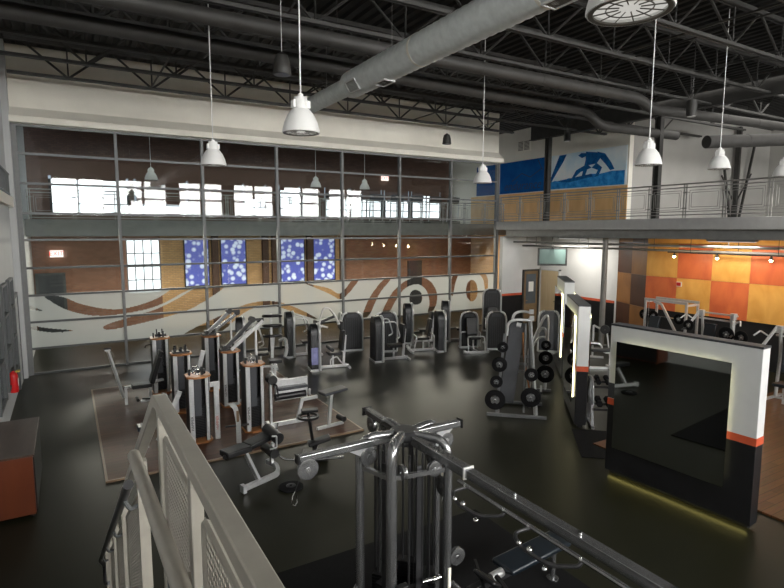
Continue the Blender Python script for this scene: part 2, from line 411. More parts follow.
for i, (a, b) in enumerate(((4.36, 5.34), (5.9, 6.98), (8.65, 9.8), (10.3, 11.4))):
    o = empty('window_%d' % (i+2), kind='structure')
    MB().b(a, b, 24.94, 24.99, 1.8, 3.78).build('pane', M['bwin'], o)
    f = MB(); f.b(a-.04, a, 24.9, 24.99, 1.76, 3.82).b(b, b+.04, 24.9, 24.99, 1.76, 3.82).b(a-.04, b+.04, 24.9, 24.99, 3.78, 3.83).b(a-.04, b+.04, 24.9, 24.99, 1.74, 1.8).b(a, b, 24.92, 24.935, 2.74, 2.77)
    f.build('frame', M['steel'], o)
# glowing hall panes in place of daylight mirrored in the glass
o = empty('window_18', kind='structure')  # lit pane added where a bright reflection shows in the glass
MB().b(2.1, 3.35, 24.94, 24.99, 1.6, 3.8).build('pane', M['hall_glow'], o)
f = MB()
for xx in (2.1, 2.4, 2.72, 3.04, 3.35): f.b(xx-.02, xx+.02, 24.9, 24.93, 1.6, 3.8)
for zq in (1.6, 2.15, 2.7, 3.25, 3.8): f.b(2.1, 3.35, 24.9, 24.93, zq-.02, zq+.02)
f.build('frame', M['steel_l'], o)
for i, (a, b, zt) in enumerate(((-.4, 2.4, 6.3), (2.8, 4.9, 5.35), (7.6, 8.6, 5.7), (9.4, 10.4, 6.2), (11.9, 13.2, 5.9), (13.4, 15.2, 5.9), (15.5, 17.0, 5.9), (17.3, 19.2, 6.2))):  # upper panes: part mirrored daylight, part windows behind the treadmills
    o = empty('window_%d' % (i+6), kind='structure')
    MB().b(a, b, 27.05, 27.1, 4.95, zt).build('pane', M['hall_glow'], o)
    MB().b(a, b, 27.0, 27.12, zt, 6.45).build('lintel', M['dbrick'], o)
    f = MB(); f.b(a-.1, a, 26.98, 27.12, 4.95, zt).b(b, b+.1, 26.98, 27.12, 4.95, zt); n = max(1, round((b-a)/1.0))
    for q in range(1, n): f.b(a+(b-a)*q/n-.03, a+(b-a)*q/n+.03, 27.0, 27.04, 4.95, zt)
    f.b(a, b, 27.0, 27.04, 5.28, 5.33); f.build('frame', M['steel'], o)
for a, b in ((-1.3, -.5), (2.5, 2.7), (5.0, 7.5), (8.7, 9.3), (10.5, 11.8), (13.3, 13.32), (15.3, 15.4), (17.1, 17.2), (19.3, 20.2)): MB().b(a, b, 27.0, 27.12, 4.5, 6.45).build('pier', M['dbrick'], bh)
# ---- glass wall
CX = [-1.06+2.498*i for i in range(8)]
RZ = [7.10, 6.33, 5.507, 4.673, 3.917, 3.112, 2.322, 1.548, .77, .03]
w1 = empty('window_1', (0, GY, 0), kind='structure')
for i, x in enumerate(CX):
    MB().b(x-.04, x+.04, -.07, .07, 0, 7.12).build('mullion', M['alu'], w1)
for j, z in enumerate(RZ):
    MB().b(CX[0]+.04, CX[-1]-.04, -.045, .045, z-.03, z+.03).build('transom', M['alu'] if j < 5 else M['dalu'], w1)
MB().b(CX[0], CX[-1], -.005, .005, 0.06, 7.10).build('pane', M['glass'], w1)
MB().b(16.43, 16.5, -.12, .12, 0, 7.13).build('end_jamb', M['alu'], w1)
MB().b(-1.15, -1.10, -.1, .1, 0, 7.13).build('end_jamb', M['alu'], w1)
cuts = [
 [(-0.72, 2.33), (-0.5, 2.33), (-0.12, 2.23), (0.22, 2.01), (0.86, 1.81), (1.32, 1.76), (1.89, 1.86), (2.45, 2.05), (2.97, 2.41), (3.42, 2.48), (3.95, 2.46), (3.27, 2.23), (2.62, 1.88), (2.14, 1.72), (1.31, 1.6), (0.49, 1.61), (-0.2, 1.88)],
 [(-1.04, 1.46), (-0.51, 1.32), (0.15, 1.21), (-0.45, 1.18), (-1.05, 1.34)],
 [(-1.06, 2.05), (-.6, 1.83), (-1.06, 1.93)],
 [(0.78, 1.29), (1.59, 1.5), (2.32, 1.67), (2.93, 1.95), (3.41, 2.22), (3.73, 2.44), (4.68, 2.39), (4.03, 1.95), (3.25, 1.54), (1.92, 1.28), (0.9, 1.12)],
 [(4.3, .7), (5.1, 1.35), (5.45, 1.5), (5.76, 1.58), (4.95, 1.41), (4.19, 0.85)],
 [(3.16, 0.85), (4.17, 1.26), (5.03, 1.61), (5.45, 1.71), (5.94, 1.74), (6.42, 1.68), (7.2, 1.36), (8.06, 0.84), (7.2, 1.15), (6.41, 1.5), (5.76, 1.58), (4.95, 1.41), (4.19, 0.85), (3.82, 0.61), (3.16, 0.68)],
 [(7.22, 2.38), (7.72, 2.21), (8.4, 2.06), (8.77, 1.78), (9.07, 2.03), (9.32, 2.35), (9.67, 2.35), (9.23, 1.87), (8.85, 1.55), (8.4, 1.84), (7.72, 2.14)],
 [(9.7, 0.84), (10.06, 1.63), (10.73, 2.35), (11.14, 2.36), (10.5, 1.76), (10.05, 0.81)],
 [(10.55, 0.88), (11.05, 1.73), (11.66, 2.18), (12.32, 2.36), (12.93, 2.17), (13.29, 1.69), (13.3, 1.18), (13.1, 0.85), (12.79, 0.75), (12.94, 1.2), (12.78, 1.76), (12.32, 2.07), (11.66, 1.9), (11.28, 1.43), (10.91, 0.85)],
 [(12.24, 1.16), (11.93, 1.27), (11.9, 1.52), (12.0, 1.76), (12.24, 1.81), (12.49, 1.69), (12.56, 1.43), (12.49, 1.23)],
 [(15.12, 2.11), (15.37, 1.97), (15.49, 1.57), (15.39, 1.22), (15.14, 1.1), (14.89, 1.29), (14.8, 1.6), (14.87, 1.95)],
 [(14.02, 2.33), (14.43, 2.4), (14.23, 1.98), (14.13, 1.43), (14.02, 1.43)],
 [(15.36, 2.41), (15.76, 2.15), (15.89, 1.59), (15.84, 1.33), (16.06, 1.58), (16.05, 2.12), (15.81, 2.39)]]
def smooth_poly(P, it=2):
    for _ in range(it):
        Q = []
        for i in range(len(P)):
            a, b = P[i], P[(i+1) % len(P)]
            Q += [(a[0]*.78+b[0]*.22, a[1]*.78+b[1]*.22), (a[0]*.22+b[0]*.78, a[1]*.22+b[1]*.78)]
        P = Q
    return P
cuts = [smooth_poly(P) for P in cuts]
def inside(x, z, P):
    c = False; n = len(P); j = n-1
    for i in range(n):
        if (P[i][1] > z) != (P[j][1] > z) and x < (P[j][0]-P[i][0])*(z-P[i][1])/(P[j][1]-P[i][1])+P[i][0]: c = not c
        j = i
    return c
def frost():
    bm = MB(); s = .022; x0, x1, z0, z1 = -1.02, 16.38, .74, 2.34
    nx, nz = int((x1-x0)/s), int((z1-z0)/s); V = {}
    def v(i, j):
        if (i, j) not in V: V[i, j] = bm.bm.verts.new((x0+i*s, -.0075, z0+j*s))
        return V[i, j]
    for i in range(nx):
        for j in range(nz):
            cx, cz = x0+(i+.5)*s, z0+(j+.5)*s
            if any(inside(cx, cz, P) for P in cuts): continue
            bm.bm.faces.new((v(i, j), v(i+1, j), v(i+1, j+1), v(i, j+1)))
    return bm
frost().build('frosted_swirl_film', M['frost'], w1, smooth=False)
# ---- left wall glazing (tall windows by the door)
for i, (y0, y1) in enumerate(((12.4, 13.6), (14.2, 15.3), (15.9, 16.9))):
    o = empty('window_%d' % (14+i), kind='structure')
    MB().b(-1.298, -1.28, y0, y1, .75, 2.95).build('pane', M['wglass'], o)
    f = MB()
    for y in (y0, y1): f.b(-1.3, -1.22, y-.04, y+.04, .7, 3.0)
    for z in (.72, 1.55, 2.3, 2.98): f.b(-1.3, -1.23, y0, y1, z-.03, z+.03)
    f.build('frame', M['dalu'], o)
o = empty('door_3', kind='structure')
MB().b(-1.298, -1.26, 17.3, 18.2, 0, 2.4).build('leaf', M['grey_paint'], o); MB().b(-1.298, -1.24, 17.2, 17.3, 0, 2.5).b(-1.298, -1.24, 18.2, 18.3, 0, 2.5).b(-1.298, -1.24, 17.2, 18.3, 2.4, 2.5).build('frame', M['dalu'], o)
MB().cyl((-1.2, 17.42, .95), (-1.2, 17.42, 1.2), .018).build('door_handle', M['chrome'], o)
# daylight windows in the wall behind the camera (they light the room and show up in the glass)
rw = empty('wall_front', kind='structure')
MB().b(-1.3, 31, -9.2, -9, 0, 5.3).b(-1.3, 31, -9.2, -9, 7.9, 9.25).build('wall_panel', M['paint'], rw)
for i, x in enumerate((-1.0, 3.3, 7.6, 11.9, 16.2, 20.5)):
    o = empty('window_%d' % (20+i), kind='structure')
    MB().b(x+.35, x+3.6, -9.08, -9.02, 5.3, 7.9).build('pane', M['winl'], o)
    f = MB(); f.b(x-.7, x+.35, -9.15, -8.98, 5.3, 7.9).b(x+1.88, x+2.08, -9.0, -8.96, 5.3, 7.9).b(x+.35, x+3.6, -9.0, -8.96, 6.5, 6.64).b(x+.35, x+3.6, -9.0, -8.96, 7.3, 7.36); f.build('frame', M['dalu'], o)
# doors of the recess
d1 = empty('door_1', kind='structure')
MB().b(17.78, 18.62, 18.35, 18.385, 0.02, 2.38).build('leaf', wood('brown_door', (.16, .10, .05), (.22, .15, .08), .35), d1)
MB().b(17.9, 18.5, 18.34, 18.349, .9, 2.25).build('pane', M['wglass'], d1)
MB().b(17.70, 17.78, 18.33, 18.39, 0, 2.46).b(18.62, 18.70, 18.33, 18.39, 0, 2.46).b(17.7, 18.7, 18.33, 18.39, 2.38, 2.46).build('frame', M['steel'], d1)
MB().b(18.05, 18.35, 18.33, 18.338, 1.45, 1.9).build('paper_notice', M['paper'], d1)
MB().cyl((17.86, 18.3, 1.05), (17.96, 18.3, 1.05), .015).build('door_handle', M['chrome'], d1)
d2 = empty('door_2', kind='structure')
MB().b(18.74, 18.785, 17.22, 18.26, .02, 2.42).build('leaf', M['tan'], d2)
MB().b(18.72, 18.79, 17.14, 17.22, 0, 2.5).b(18.72, 18.79, 18.26, 18.34, 0, 2.5).b(18.72, 18.79, 17.14, 18.34, 2.42, 2.5).build('frame', M['white'], d2)
MB().cyl((18.70, 17.3, 1.05), (18.70, 17.42, 1.05), .015).build('door_handle', M['chrome'], d2)
# platforms and mats
o = MB().b(.38, 5.15, 10.0, 16.1, 0, .03).build('trim_1', M['plank']); tag(o, kind='structure')
o = MB().b(.34, 5.19, 9.96, 10.0, 0, .034).b(.34, .38, 10, 16.1, 0, .034).b(5.15, 5.19, 10, 16.1, 0, .034).b(.34, 5.19, 16.1, 16.14, 0, .034).build('trim_2', M['edge']); tag(o, kind='structure')
o = MB().b(8.75, 17.9, -2, 7.0, 0, .03).build('trim_3', M['plank2']); tag(o, kind='structure')
mato = MB().b(1.95, 5.1, 1.0, 6.16, 0, .018).build('rubber_mat', M['rubber'], bev=.004)
tag(mato, 'large black rubber floor mat under the grey multi station cable machine', 'mat')

# ================================================================== ROOF STRUCTURE
def joist(y, i):
    r = empty('roof_joist', (0, y, 0), 0, ['open web steel joist against the pale wall above the glass'][0] if i == 0 else
              '%s open-web roof joist counted from the wall above the glass' % ['', 'second', 'third', 'fourth', 'fifth', 'sixth', 'seventh', 'eighth', 'ninth', 'tenth', 'eleventh'][i], 'joist', 'open web roof joists')
    x0, x1, zt, zb = -1.12, 24.0, 9.14, 8.28
    if i == 0: x0, x1 = -1.1, 16.4
    MB().b(x0, x1, -.065, -.02, zt-.05, zt+.05).b(x0, x1, .02, .065, zt-.05, zt+.05).build('top_chord', M['steel'], r)
    MB().b(x0+.02, x1-.02, -.065, -.02, zb-.035, zb+.035).b(x0+.02, x1-.02, .02, .065, zb-.035, zb+.035).build('bottom_chord', M['steel'], r)
    mb = MB(); x = x0+1.4; st = 2.1
    if i % 2: x += .4
    while x < x1-1.1:
        mb.cyl((x, 0, zb), (x-1.05, 0, zt), .030, n=6); mb.cyl((x, 0, zb), (x+1.05, 0, zt), .030, n=6); mb.cyl((x, 0, zb), (x, 0, zt), .022, n=6)
        x += st
    mb.build('web', M['steel'], r)
for i, y in enumerate((17.8, 16.05, 14.3, 12.5, 10.6, 8.87, 7.1, 5.3, 3.5, 1.7, -.1)): joist(y, i)
# secondary bridging lines + girder
g = empty('roof_girder', (18.2, 0, 0), 0, 'deep dark roof girder running above the balcony columns', 'girder')
MB().b(-.12, .12, -8, 18.6, 8.20, 8.235).b(-.12, .12, -8, 18.6, 8.86, 8.9).b(-.03, .03, -8, 18.6, 8.2, 8.9).build('web_plate', M['steel'], g)
for x, nm in ((2.4, 'first'), (6.6, 'second'), (11.5, 'third'), (14.5, 'fourth')):
    tag(MB().bar((x, 0, 8.345), (x, 17.9, 8.345), .035).build('bridging_rod', M['steel']), '%s straight bridging rod from the left wall, laid across the joist bottoms' % nm, 'bracing', 'straight bridging rods')
    if x < 14: tag(MB().bar((x, 0, 8.30), (x+3, 17.9, 9.1), .03).build('bridging_rod', M['steel']), '%s slanted bridging rod from the left wall, rising between the joists' % nm, 'bracing', 'slanted bridging rods')
cols = [(18.2, 17.55, 'upper balcony column standing between the two blue posters'), (18.2, 12.35, 'upper balcony column right of the runner poster')]
for x, y, lb in cols:
    r = empty('steel_column', (x, y, 4.572), 0, 'dark steel '+lb, 'column')
    MB().b(-.10, .10, -.11, -.09, .02, 3.63).b(-.10, .10, .09, .11, .02, 3.63).b(-.02, .02, -.09, .09, .02, 3.63).build('shaft', M['steel'], r)
    MB().b(-.16, .16, -.16, .16, 0, .02).build('base_plate', M['steel'], r)
r = empty('steel_column', (16.90, 13.36, 0), 0, 'round grey steel column holding up the balcony beside the mirror partitions', 'column')
MB().cyl((0, 0, .02), (0, 0, 3.95), .10, n=24).build('shaft', M['steel_l'], r); MB().b(-.16, .16, -.16, .16, 0, .02).build('base_plate', M['steel_l'], r)
# dark ducts running along x
def duct(label, pts, rad, m=M['duct'], bend=.35, seams=True):
    r = empty('air_duct', pts[0], 0, label, 'duct'); o = Vector(pts[0]); P = [Vector(p)-o for p in pts]
    MB().tube(P, rad, 20, bend=bend).build('duct_run', m, r)
    mb = MB()
    for a, b in zip(P[:-1], P[1:]):
        d = b-a; n = int(d.length/2.2)
        for k in range(1, n+1):
            p = a+d*k/(n+1); mb.cyl(p-d.normalized()*.03, p+d.normalized()*.03, rad*1.04, n=20)
    if len(mb.bm.verts): mb.build('seam_collar', m, r)
    hg = MB()
    for a, b in zip(P[:-1], P[1:]):
        d = b-a
        if d.length > 4:
            for k in range(1, int(d.length/3)):
                p = a+d*k*3/d.length; hg.cyl(p+Vector((0, 0, rad)), (p.x, p.y, 9.25-o.z), .008, n=5)
    if len(hg.bm.verts): hg.build('hanger', m, r)
    return r
duct('dark painted round duct farther from the glass wall with a bend at its end', [(-1.0, 10.75, 8.05), (14.6, 10.62, 8.05), (15.2, 10.6, 7.80), (22.6, 10.4, 7.95)], .15)
duct('dark painted round duct nearest the glass wall dropping down near the posters', [(-1.0, 12.25, 8.05), (14.7, 12.6, 8.05), (15.3, 12.5, 7.62), (19.2, 12.35, 7.62)], .15)
duct('dark round duct with open end hanging over the balcony', [(17.6, 10.3, 7.0), (20.6, 9.4, 7.2), (27, 8.0, 7.6)], .20)
# big galvanised duct along y
def spiral():
    r = empty('spiral_duct', (5.80, 14.05, 7.5), 0, 'large silver galvanised spiral duct crossing the whole ceiling', 'duct')
    mb = MB()
    prof = []; y = 0.0; N = 46
    for k in range(N*4):
        yy = -2.4 - k*.1
        prof.append((.285 + (.013 if k % 2 else 0), yy))
    mb.lathe([(.285, -2.4)]+prof, n=32, axis='y'); mb.build('duct_run', M['galv'], r)
    mb = MB(); prof = [(.20+(.005 if k % 2 else 0), -k*.1) for k in range(22)]; mb.lathe(prof, n=28, axis='y'); mb.build('narrow_run', M['galv'], r)
    MB().lathe([(.205, -2.1), (.21, -2.13), (.29, -2.38), (.285, -2.42)], n=32, axis='y').build('reducer', M['galv'], r)
    for k in range(4):
        MB().lathe([(.288, -5.2-3.1*k), (.298, -5.2-3.1*k), (.298, -5.26-3.1*k), (.288, -5.26-3.1*k)], n=32, axis='y', closed=True).build('collar', M['paint'], r)
    for yy, an in ((-2.9, 215), (-3.9, 268), (-8.6, 268), (-11.5, 268)):
        a = radians(an); u = Vector((cos(a), 0, sin(a))); c = Vector((0, yy, 0))+u*.292; t = Vector((-sin(a), 0, cos(a)))
        fr = MB()
        for s_ in (-1, 1):
            fr.bar(c+t*.12*s_-Vector((0, .22, 0)), c+t*.12*s_+Vector((0, .22, 0)), .03)
            fr.bar(c-t*.13+Vector((0, .22*s_, 0)), c+t*.13+Vector((0, .22*s_, 0)), .03)
        f = fr.build('vent_frame', M['white'], r)
        gl = MB()
        for q in range(-3, 4): gl.bar(c+t*.03*q-Vector((0, .2, 0)), c+t*.03*q+Vector((0, .2, 0)), .012)
        gl.build('vent_grille', M['grate'], r)
    hg = MB()
    for k in range(5): hg.cyl((0, -1-3.2*k, .2), (0, -1-3.2*k, 1.72), .006, n=5)
    hg.build('hanger', M['steel_l'], r)
spiral()
# ---- pendant lamps
def lamp():
    r = empty('pendant_lamp')
    MB().lathe([(.235, 0), (.242, .01), (.236, .05), (.215, .13), (.175, .22), (.13, .28), (.11, .30), (.10, .295), (.12, .27), (.165, .21), (.205, .12), (.225, .04), (.228, 0)], n=32, closed=True).build('shade', M['lampw'], r)
    h = MB().lathe([(.085, .29), (.10, .30), (.10, .40), (.085, .42), (.085, .45), (.035, .46), (.035, .49), (.0135, .50)], n=20)
    h.box((0, 0, .36), (.23, .10, .09)); h.build('ballast_housing', M['lampw'], r)
    MB().lathe([(.001, .03), (.205, .03), (.205, .045), (.001, .045)], n=28).build('lens', M['lens'], r)
    MB().lathe([(.20, .0), (.236, .0), (.236, .012), (.20, .012)], n=32, closed=True).build('rim', M['grate'], r)
    gu = MB()
    for q in range(12):
        a = q*pi/6; gu.cyl((.06*cos(a), .06*sin(a), .02), (.21*cos(a), .21*sin(a), .012), .004, n=4)
    gu.tube([(.13*cos(a*pi/10), .13*sin(a*pi/10), .016) for a in range(20)], .004, 4, closed=True)
    gu.build('wire_guard', M['grate'], r)
    MB().cyl((0, 0, .495), (0, 0, 3.72), .009, n=8).build('stem', M['lampw'], r)
    return r
L0 = lamp(); LAMPS = []
lamps = [((2.7, 6.9, 5.45), 'large white bell pendant lamp below the end of the silver duct'),
 ((2.55, 11.15, 5.45), 'white bell pendant lamp hanging before the left part of the glass wall'),
 ((9.55, 11.5, 5.45), 'white bell pendant lamp hanging before the right end of the glass wall'),
 ((9.66, 6.75, 5.45), 'white bell pendant lamp right of the runner poster, on the longest right-hand stem'),
 ((13.4, 7.5, 5.66), 'white bell pendant lamp hanging before the grey upstairs wall'),
 ((16.2, 7.4, 5.62), 'white bell pendant lamp at the right edge of the picture'),
 ((2.86, 2.17, 5.45), 'nearest white pendant lamp, cut off by the top edge beside the duct')]
for i, (p, lb) in enumerate(lamps):
    o = L0 if i == 0 else copy_tree(L0)
    o.location = p; o['label'] = lb; o['category'] = 'pendant lamp'; o['group'] = 'white bell pendant lamps'
    LAMPS.append(o)
for o in LAMPS:
    ld = bpy.data.lights.new('lamp_light', 'SPOT'); ld.energy = 45; ld.spot_size = radians(125); ld.spot_blend = .6; ld.shadow_soft_size = .18; ld.color = (1, .96, .88)
    lo = bpy.data.objects.new('lamp_light', ld); C.objects.link(lo); lo.location = (0, 0, -.02); lo.parent = o
# ---- speakers
def speaker(loc, s, label, top):
    r = empty('pendant_speaker', loc, 0, label, 'speaker', 'black pendant speakers')
    MB().lathe([(.16*s, 0), (.17*s, .02*s), (.15*s, .2*s), (.11*s, .34*s), (.05*s, .38*s), (.02*s, .4*s)], n=24).build('body', M['steel'], r)
    MB().lathe([(.13*s, -.006), (.15*s, -.006), (.15*s, .002), (.13*s, .002)], n=24).build('grille', M['gund'], r)
    MB().cyl((0, 0, .4*s), (0, 0, top-loc[2]), .006, n=6).build('cable', M['white'], r)
speaker((3.6, 10.1, 7.05), 1.0, 'black bell speaker hanging above the large white pendant lamp', 9.2)
speaker((12.6, 17.3, 7.45), 1.0, 'small black speaker hanging before the pale wall above the glass', 8.25)
def can(loc, label, r_=.13, h=.42):
    r = empty('cylinder_downlight', loc, 0, label, 'downlight', 'black cylinder downlights')
    MB().lathe([(r_, 0), (r_, h), (.02, h+.02)], n=20).build('housing', M['steel'], r)
    MB().lathe([(.01, -.004), (r_*.8, -.004), (r_*.8, .002), (.01, .002)], n=20).build('lens', M['lampw'], r)
    MB().cyl((0, 0, h), (0, 0, 9.2-loc[2]), .015, n=6).build('stem', M['steel'], r)
can((14.6, 9.0, 7.25), 'black cylinder downlight near the dark girder above the balcony')
can((17.4, 15.8, 7.75), 'black cylinder downlight above the runner poster')
# ---- upper bracing against grey wall
r = empty('cross_bracing', (27.6, 14.6, 4.572), 0, 'black steel cross bracing before the grey upstairs wall', 'bracing')
MB().b(-.08, .08, -.1, .1, 0, 4.5).build('post', M['steel'], r)
MB().bar((-1.3, 0, 3.3), (-.3, 0, 0), .09).bar((-.0, 0, .9), (-1.25, 0, 2.2), .05).build('brace', M['steel'], r)
MB().bar((1.4, 0, 3.7), (.4, 0, 0), .09).bar((0, 0, .9), (1.3, 0, 2.4), .05).build('brace', M['steel'], r)

# ---- posters
def poster(name, y0, y1, z0, z1, m, label):
    r = empty(name, (19.95, (y0+y1)/2, z0), 0, label, 'poster')
    MB().b(-.02, .0, -(y1-y0)/2, (y1-y0)/2, 0, z1-z0).build('print', m, r); return r
pr = poster('wall_poster', 14.9, 19.25, 6.12, 7.70, M['skyb'], 'pale blue mural print of a crouching runner on the upstairs wall')
# local: y is +left. figure traced as u (0 left .. 1 right), v (0 bottom .. 1 top)
def pp(pts, W=4.2, H=1.58): return [((.5-u)*W, v*H) for u, v in pts]
MB().prism(pp([(0, .02), (1, .0), (1, .36), (.85, .38), (.7, .33), (.6, .36), (.45, .26), (.3, .30), (.2, .22), (.1, .26), (0, .2)]), (-.021, -.024), 'yz').build('printed_water', M['seab'], pr)
MB().prism(pp([(.02, .24), (.16, .98), (.26, .98), (.22, .80), (.10, .40), (.05, .22)]), (-.025, -.028), 'yz').build('printed_arm', M['figb'], pr)
fig = MB()
fig.prism(pp([(.52, .98), (.66, .92), (.72, .80), (.66, .62), (.56, .60), (.52, .72)]), (-.025, -.030), 'yz')       # back and torso
fig.prism(pp([(.66, .94), (.76, .86), (.84, .60), (.88, .42), (.83, .40), (.77, .58), (.70, .76)]), (-.025, -.029), 'yz')
fig.prism(pp([(.42, .90), (.46, .96), (.52, .94), (.53, .86), (.47, .82)]), (-.025, -.031), 'yz')  # head
fig.prism(pp([(.54, .64), (.40, .50), (.34, .28), (.38, .30), (.46, .44), (.60, .52)]), (-.025, -.029), 'yz')
fig.prism(pp([(.66, .64), (.60, .52), (.68, .44), (.64, .26), (.69, .28), (.73, .50)]), (-.025, -.028), 'yz')
fig.prism(pp([(.52, .76), (.50, .55), (.47, .25), (.51, .25), (.56, .60)]), (-.025, -.032), 'yz')
fig.prism(pp([(.12, .24), (.6, .36), (.62, .28), (.3, .18)]), (-.0252, -.0275), 'yz')
fig.build('printed_runner', M['figb'], pr, smooth=False)
p2 = poster('wall_poster', 19.4, 24.5, 6.12, 7.70, M['deepb'], 'deep blue mural print with dark script lettering on the upstairs wall')
MT = Matrix.Translation((-.027, 0, .42)) @ Matrix.Rotation(radians(-90), 4, 'Z') @ RX90
text('lettering', 'endurance', .62, M['inkb'], MT @ Matrix.Translation((1.0, -.08, 0)), p2, shear=.35)
mb = MB()
for a, b in (((-.3, .6), (-1.0, .95)), ((-1.0, .95), (-1.6, .72)), ((-1.6, .72), (-2.4, 1.1)), ((-2.1, 1.5), (-2.4, 1.0))): mb.bar((-.027, a[0], a[1]), (-.027, b[0], b[1]), .004, .05)
mb.build('printed_flourish', M['inkb'], p2)
r = empty('air_grille', (19.96, 20.9, 8.15), 0, 'square wall vent grille above the deep blue mural', 'vent')
MB().b(0, .035, -.45, .45, 0, .55).build('frame', M['paint'], r)
mb = MB()
for s_ in (-1, 1):
    for q in range(7): mb.b(-.012, 0, s_*.21-.17, s_*.21+.17, .06+q*.065, .095+q*.065)
mb.build('louvre', M['grate'], r)

# ================================================================== BALCONY RAILING
def railing(label, xy0, xy1, z, step, seed=0):
    a, b = Vector((*xy0, z)), Vector((*xy1, z)); d = b-a; L = d.length; t = d.normalized()
    r = empty('balcony_railing', a, math.atan2(d.y, d.x), label, 'railing')
    MB().tube([(0, 0, 1.04), (L, 0, 1.04)], .024, 8).build('top_rail', M['railg'], r)
    MB().bar((0, 0, .93), (L, 0, .93), .02, .03).bar((0, 0, .1), (L, 0, .1), .02, .03).bar((0, 0, .2), (L, 0, .2), .015, .02).build('lower_rail', M['railg'], r)
    n = round(L/step)
    for i in range(n+1):
        x = L*i/n
        mb = MB(); mb.b(x-.055, x-.025, -.015, .015, 0, 1.03)
        if i < n: mb.b(x+.025, x+.055, -.015, .015, 0, 1.03)
        for zq in (.3, .78): mb.b(x-.07, x+.07, -.022, .022, zq-.02, zq+.02)
        mb.build('post', M['railg'], r)
        if i < n:
            x1 = L*(i+1)/n; mb = MB()
            for ins, zz0, zz1 in ((.14, .26, .84), (.20, .33, .77)):
                A, B = x+ins, x1-ins
                mb.bar((A, 0, zz0), (B, 0, zz0), .012).bar((A, 0, zz1), (B, 0, zz1), .012).bar((A, 0, zz0), (A, 0, zz1), .012).bar((B, 0, zz0), (B, 0, zz1), .012)
            mb.bar((x+.05, 0, .78), (x+.14, 0, .78), .012).bar((x1-.14, 0, .3), (x1-.05, 0, .3), .012)
            mb.build('square_infill', M['railg'], r)
    return r
railing('grey metal balcony railing with square infill frames on the right-hand balcony', (16.50, 18.6), (16.50, 1.8), 4.602, 1.2)
railing('metal railing of the hall balcony seen behind the glass wall', (-1.0, 22.05), (19.8, 22.05), 4.521, 1.3)
# little rail on the left wall ledge
r = empty('wall_railing', (-1.24, 10.0, 5.082), pi/2, 'grey barred railing along the ledge of the left wall', 'railing')
mb = MB().b(0, 8.2, -.02, .02, .58, .62).b(0, 8.2, -.015, .015, .06, .09); mb.build('rail', M['dalu'], r)
for i in range(28): MB().b(i*.3, i*.3+.02, -.01, .01, 0, .6).build('baluster', M['dalu'], r)
# pipes and fixtures below balcony
for y0, x, z, lb in ((3, 16.2, 3.72, 'thin dark pipe running under the front edge of the balcony'), (3, 17.6, 3.55, 'second thin pipe farther under the balcony')):
    r = empty('ceiling_pipe', (x if x > 16.9 else 17.05, y0, z), 0, lb, 'pipe')
    MB().cyl((0, 0, 0), (0, 15.3, 0), .04, n=10).build('pipe_run', M['steel_l'], r)
    mb = MB()
    for q in range(6): mb.cyl((0, .5+q*2.8, 0), (0, .5+q*2.8, 3.955-z), .01, n=5)
    mb.build('hanger', M['steel'], r)
for i, (x, y, lb) in enumerate(((18.0, 15.6, 'linear light fixture under the balcony near the television'), (17.3, 9.0, 'added linear light under the balcony before the checkered wall')  )):  # second fixture is added to brighten the checkered wall
    r = empty('linear_light', (x-.3, y, 3.866), 0, lb, 'light fixture')
    MB().b(-.09, .09, -.7, .7, .03, .09).build('housing', M['steel_l'], r); MB().b(-.07, .07, -.66, .66, .01, .03).build('tube_lens', M['lens'], r);
    ld = bpy.data.lights.new('added_wall_light', 'AREA'); ld.shape = 'RECTANGLE'; ld.size = .3; ld.size_y = 1.4; ld.energy = (55, 32, 40)[i]; ld.color = (1, .95, .86)  # light added to brighten the walls under the balcony
    lo = bpy.data.objects.new('added_wall_light', ld); C.objects.link(lo); lo.location = (0, 0, 0); lo.parent = r
# track light with three heads (before checkered wall)
TRK = (2.1, 3.57, 5.06, 6.43)
r = empty('track_light', (14.2, 5.0, 3.62), radians(90)-radians(24), 'dark ceiling track with bright spot bulbs in front of the checkered wall', 'track light')
r.location = (16.95, 4.3, 3.50); r.rotation_euler.z = radians(90)
MB().b(0, 6.66, -.02, .02, 0, .04).build('track', M['steel'], r)
for q in (.6, 3.4, 5.9): MB().cyl((q, 0, .04), (q, 0, .455), .008, n=5).build('hanger', M['steel'], r)
for q in TRK:
    h = MB().lathe([(.02, 0), (.035, -.03), (.05, -.10), (.045, -.10)], (q, 0, 0), 14).build('spot_head', M['steel'], r)
    MB().sph((q, 0, -.115), .04).build('bulb', M['bulb'], h)
    ld = bpy.data.lights.new('spot_light', 'POINT'); ld.energy = 14; ld.color = (1, .74, .42); ld.shadow_soft_size = .05
    lo = bpy.data.objects.new('spot_light', ld); C.objects.link(lo); lo.parent = r; lo.location = (q, 0, -.22)
r = empty('alarm_box', (17.97, 11.15, 2.32), 0, 'small red alarm box on the amber square of the checkered wall', 'alarm box')
MB().b(-.0, .03, -.09, .09, 0, .16).build('backplate', M['white'], r); MB().b(-.025, -.001, -.07, .07, .02, .14).build('red_cover', M['redp'], r)
# television
r = empty('television', (17.6, 16.55, 3.12), 0, 'flat television hanging from a pole over the doors', 'television')
dv = Vector((-.62, -.78, 0)); az = math.atan2(dv.y, dv.x)+pi/2; r.rotation_euler.z = az
MB().b(-.60, .60, -.03, .05, -.37, .37).build('casing', M['black'], r, bev=.01)
MB().b(-.53, .53, -.036, -.031, -.29, .31).build('screen', M['screen'], r)
MB().cyl((0, .07, .0), (0, .07, .85), .03, n=10).b(-.1, .1, .05, .09, -.1, .1).build('mount_pole', M['steel'], r)

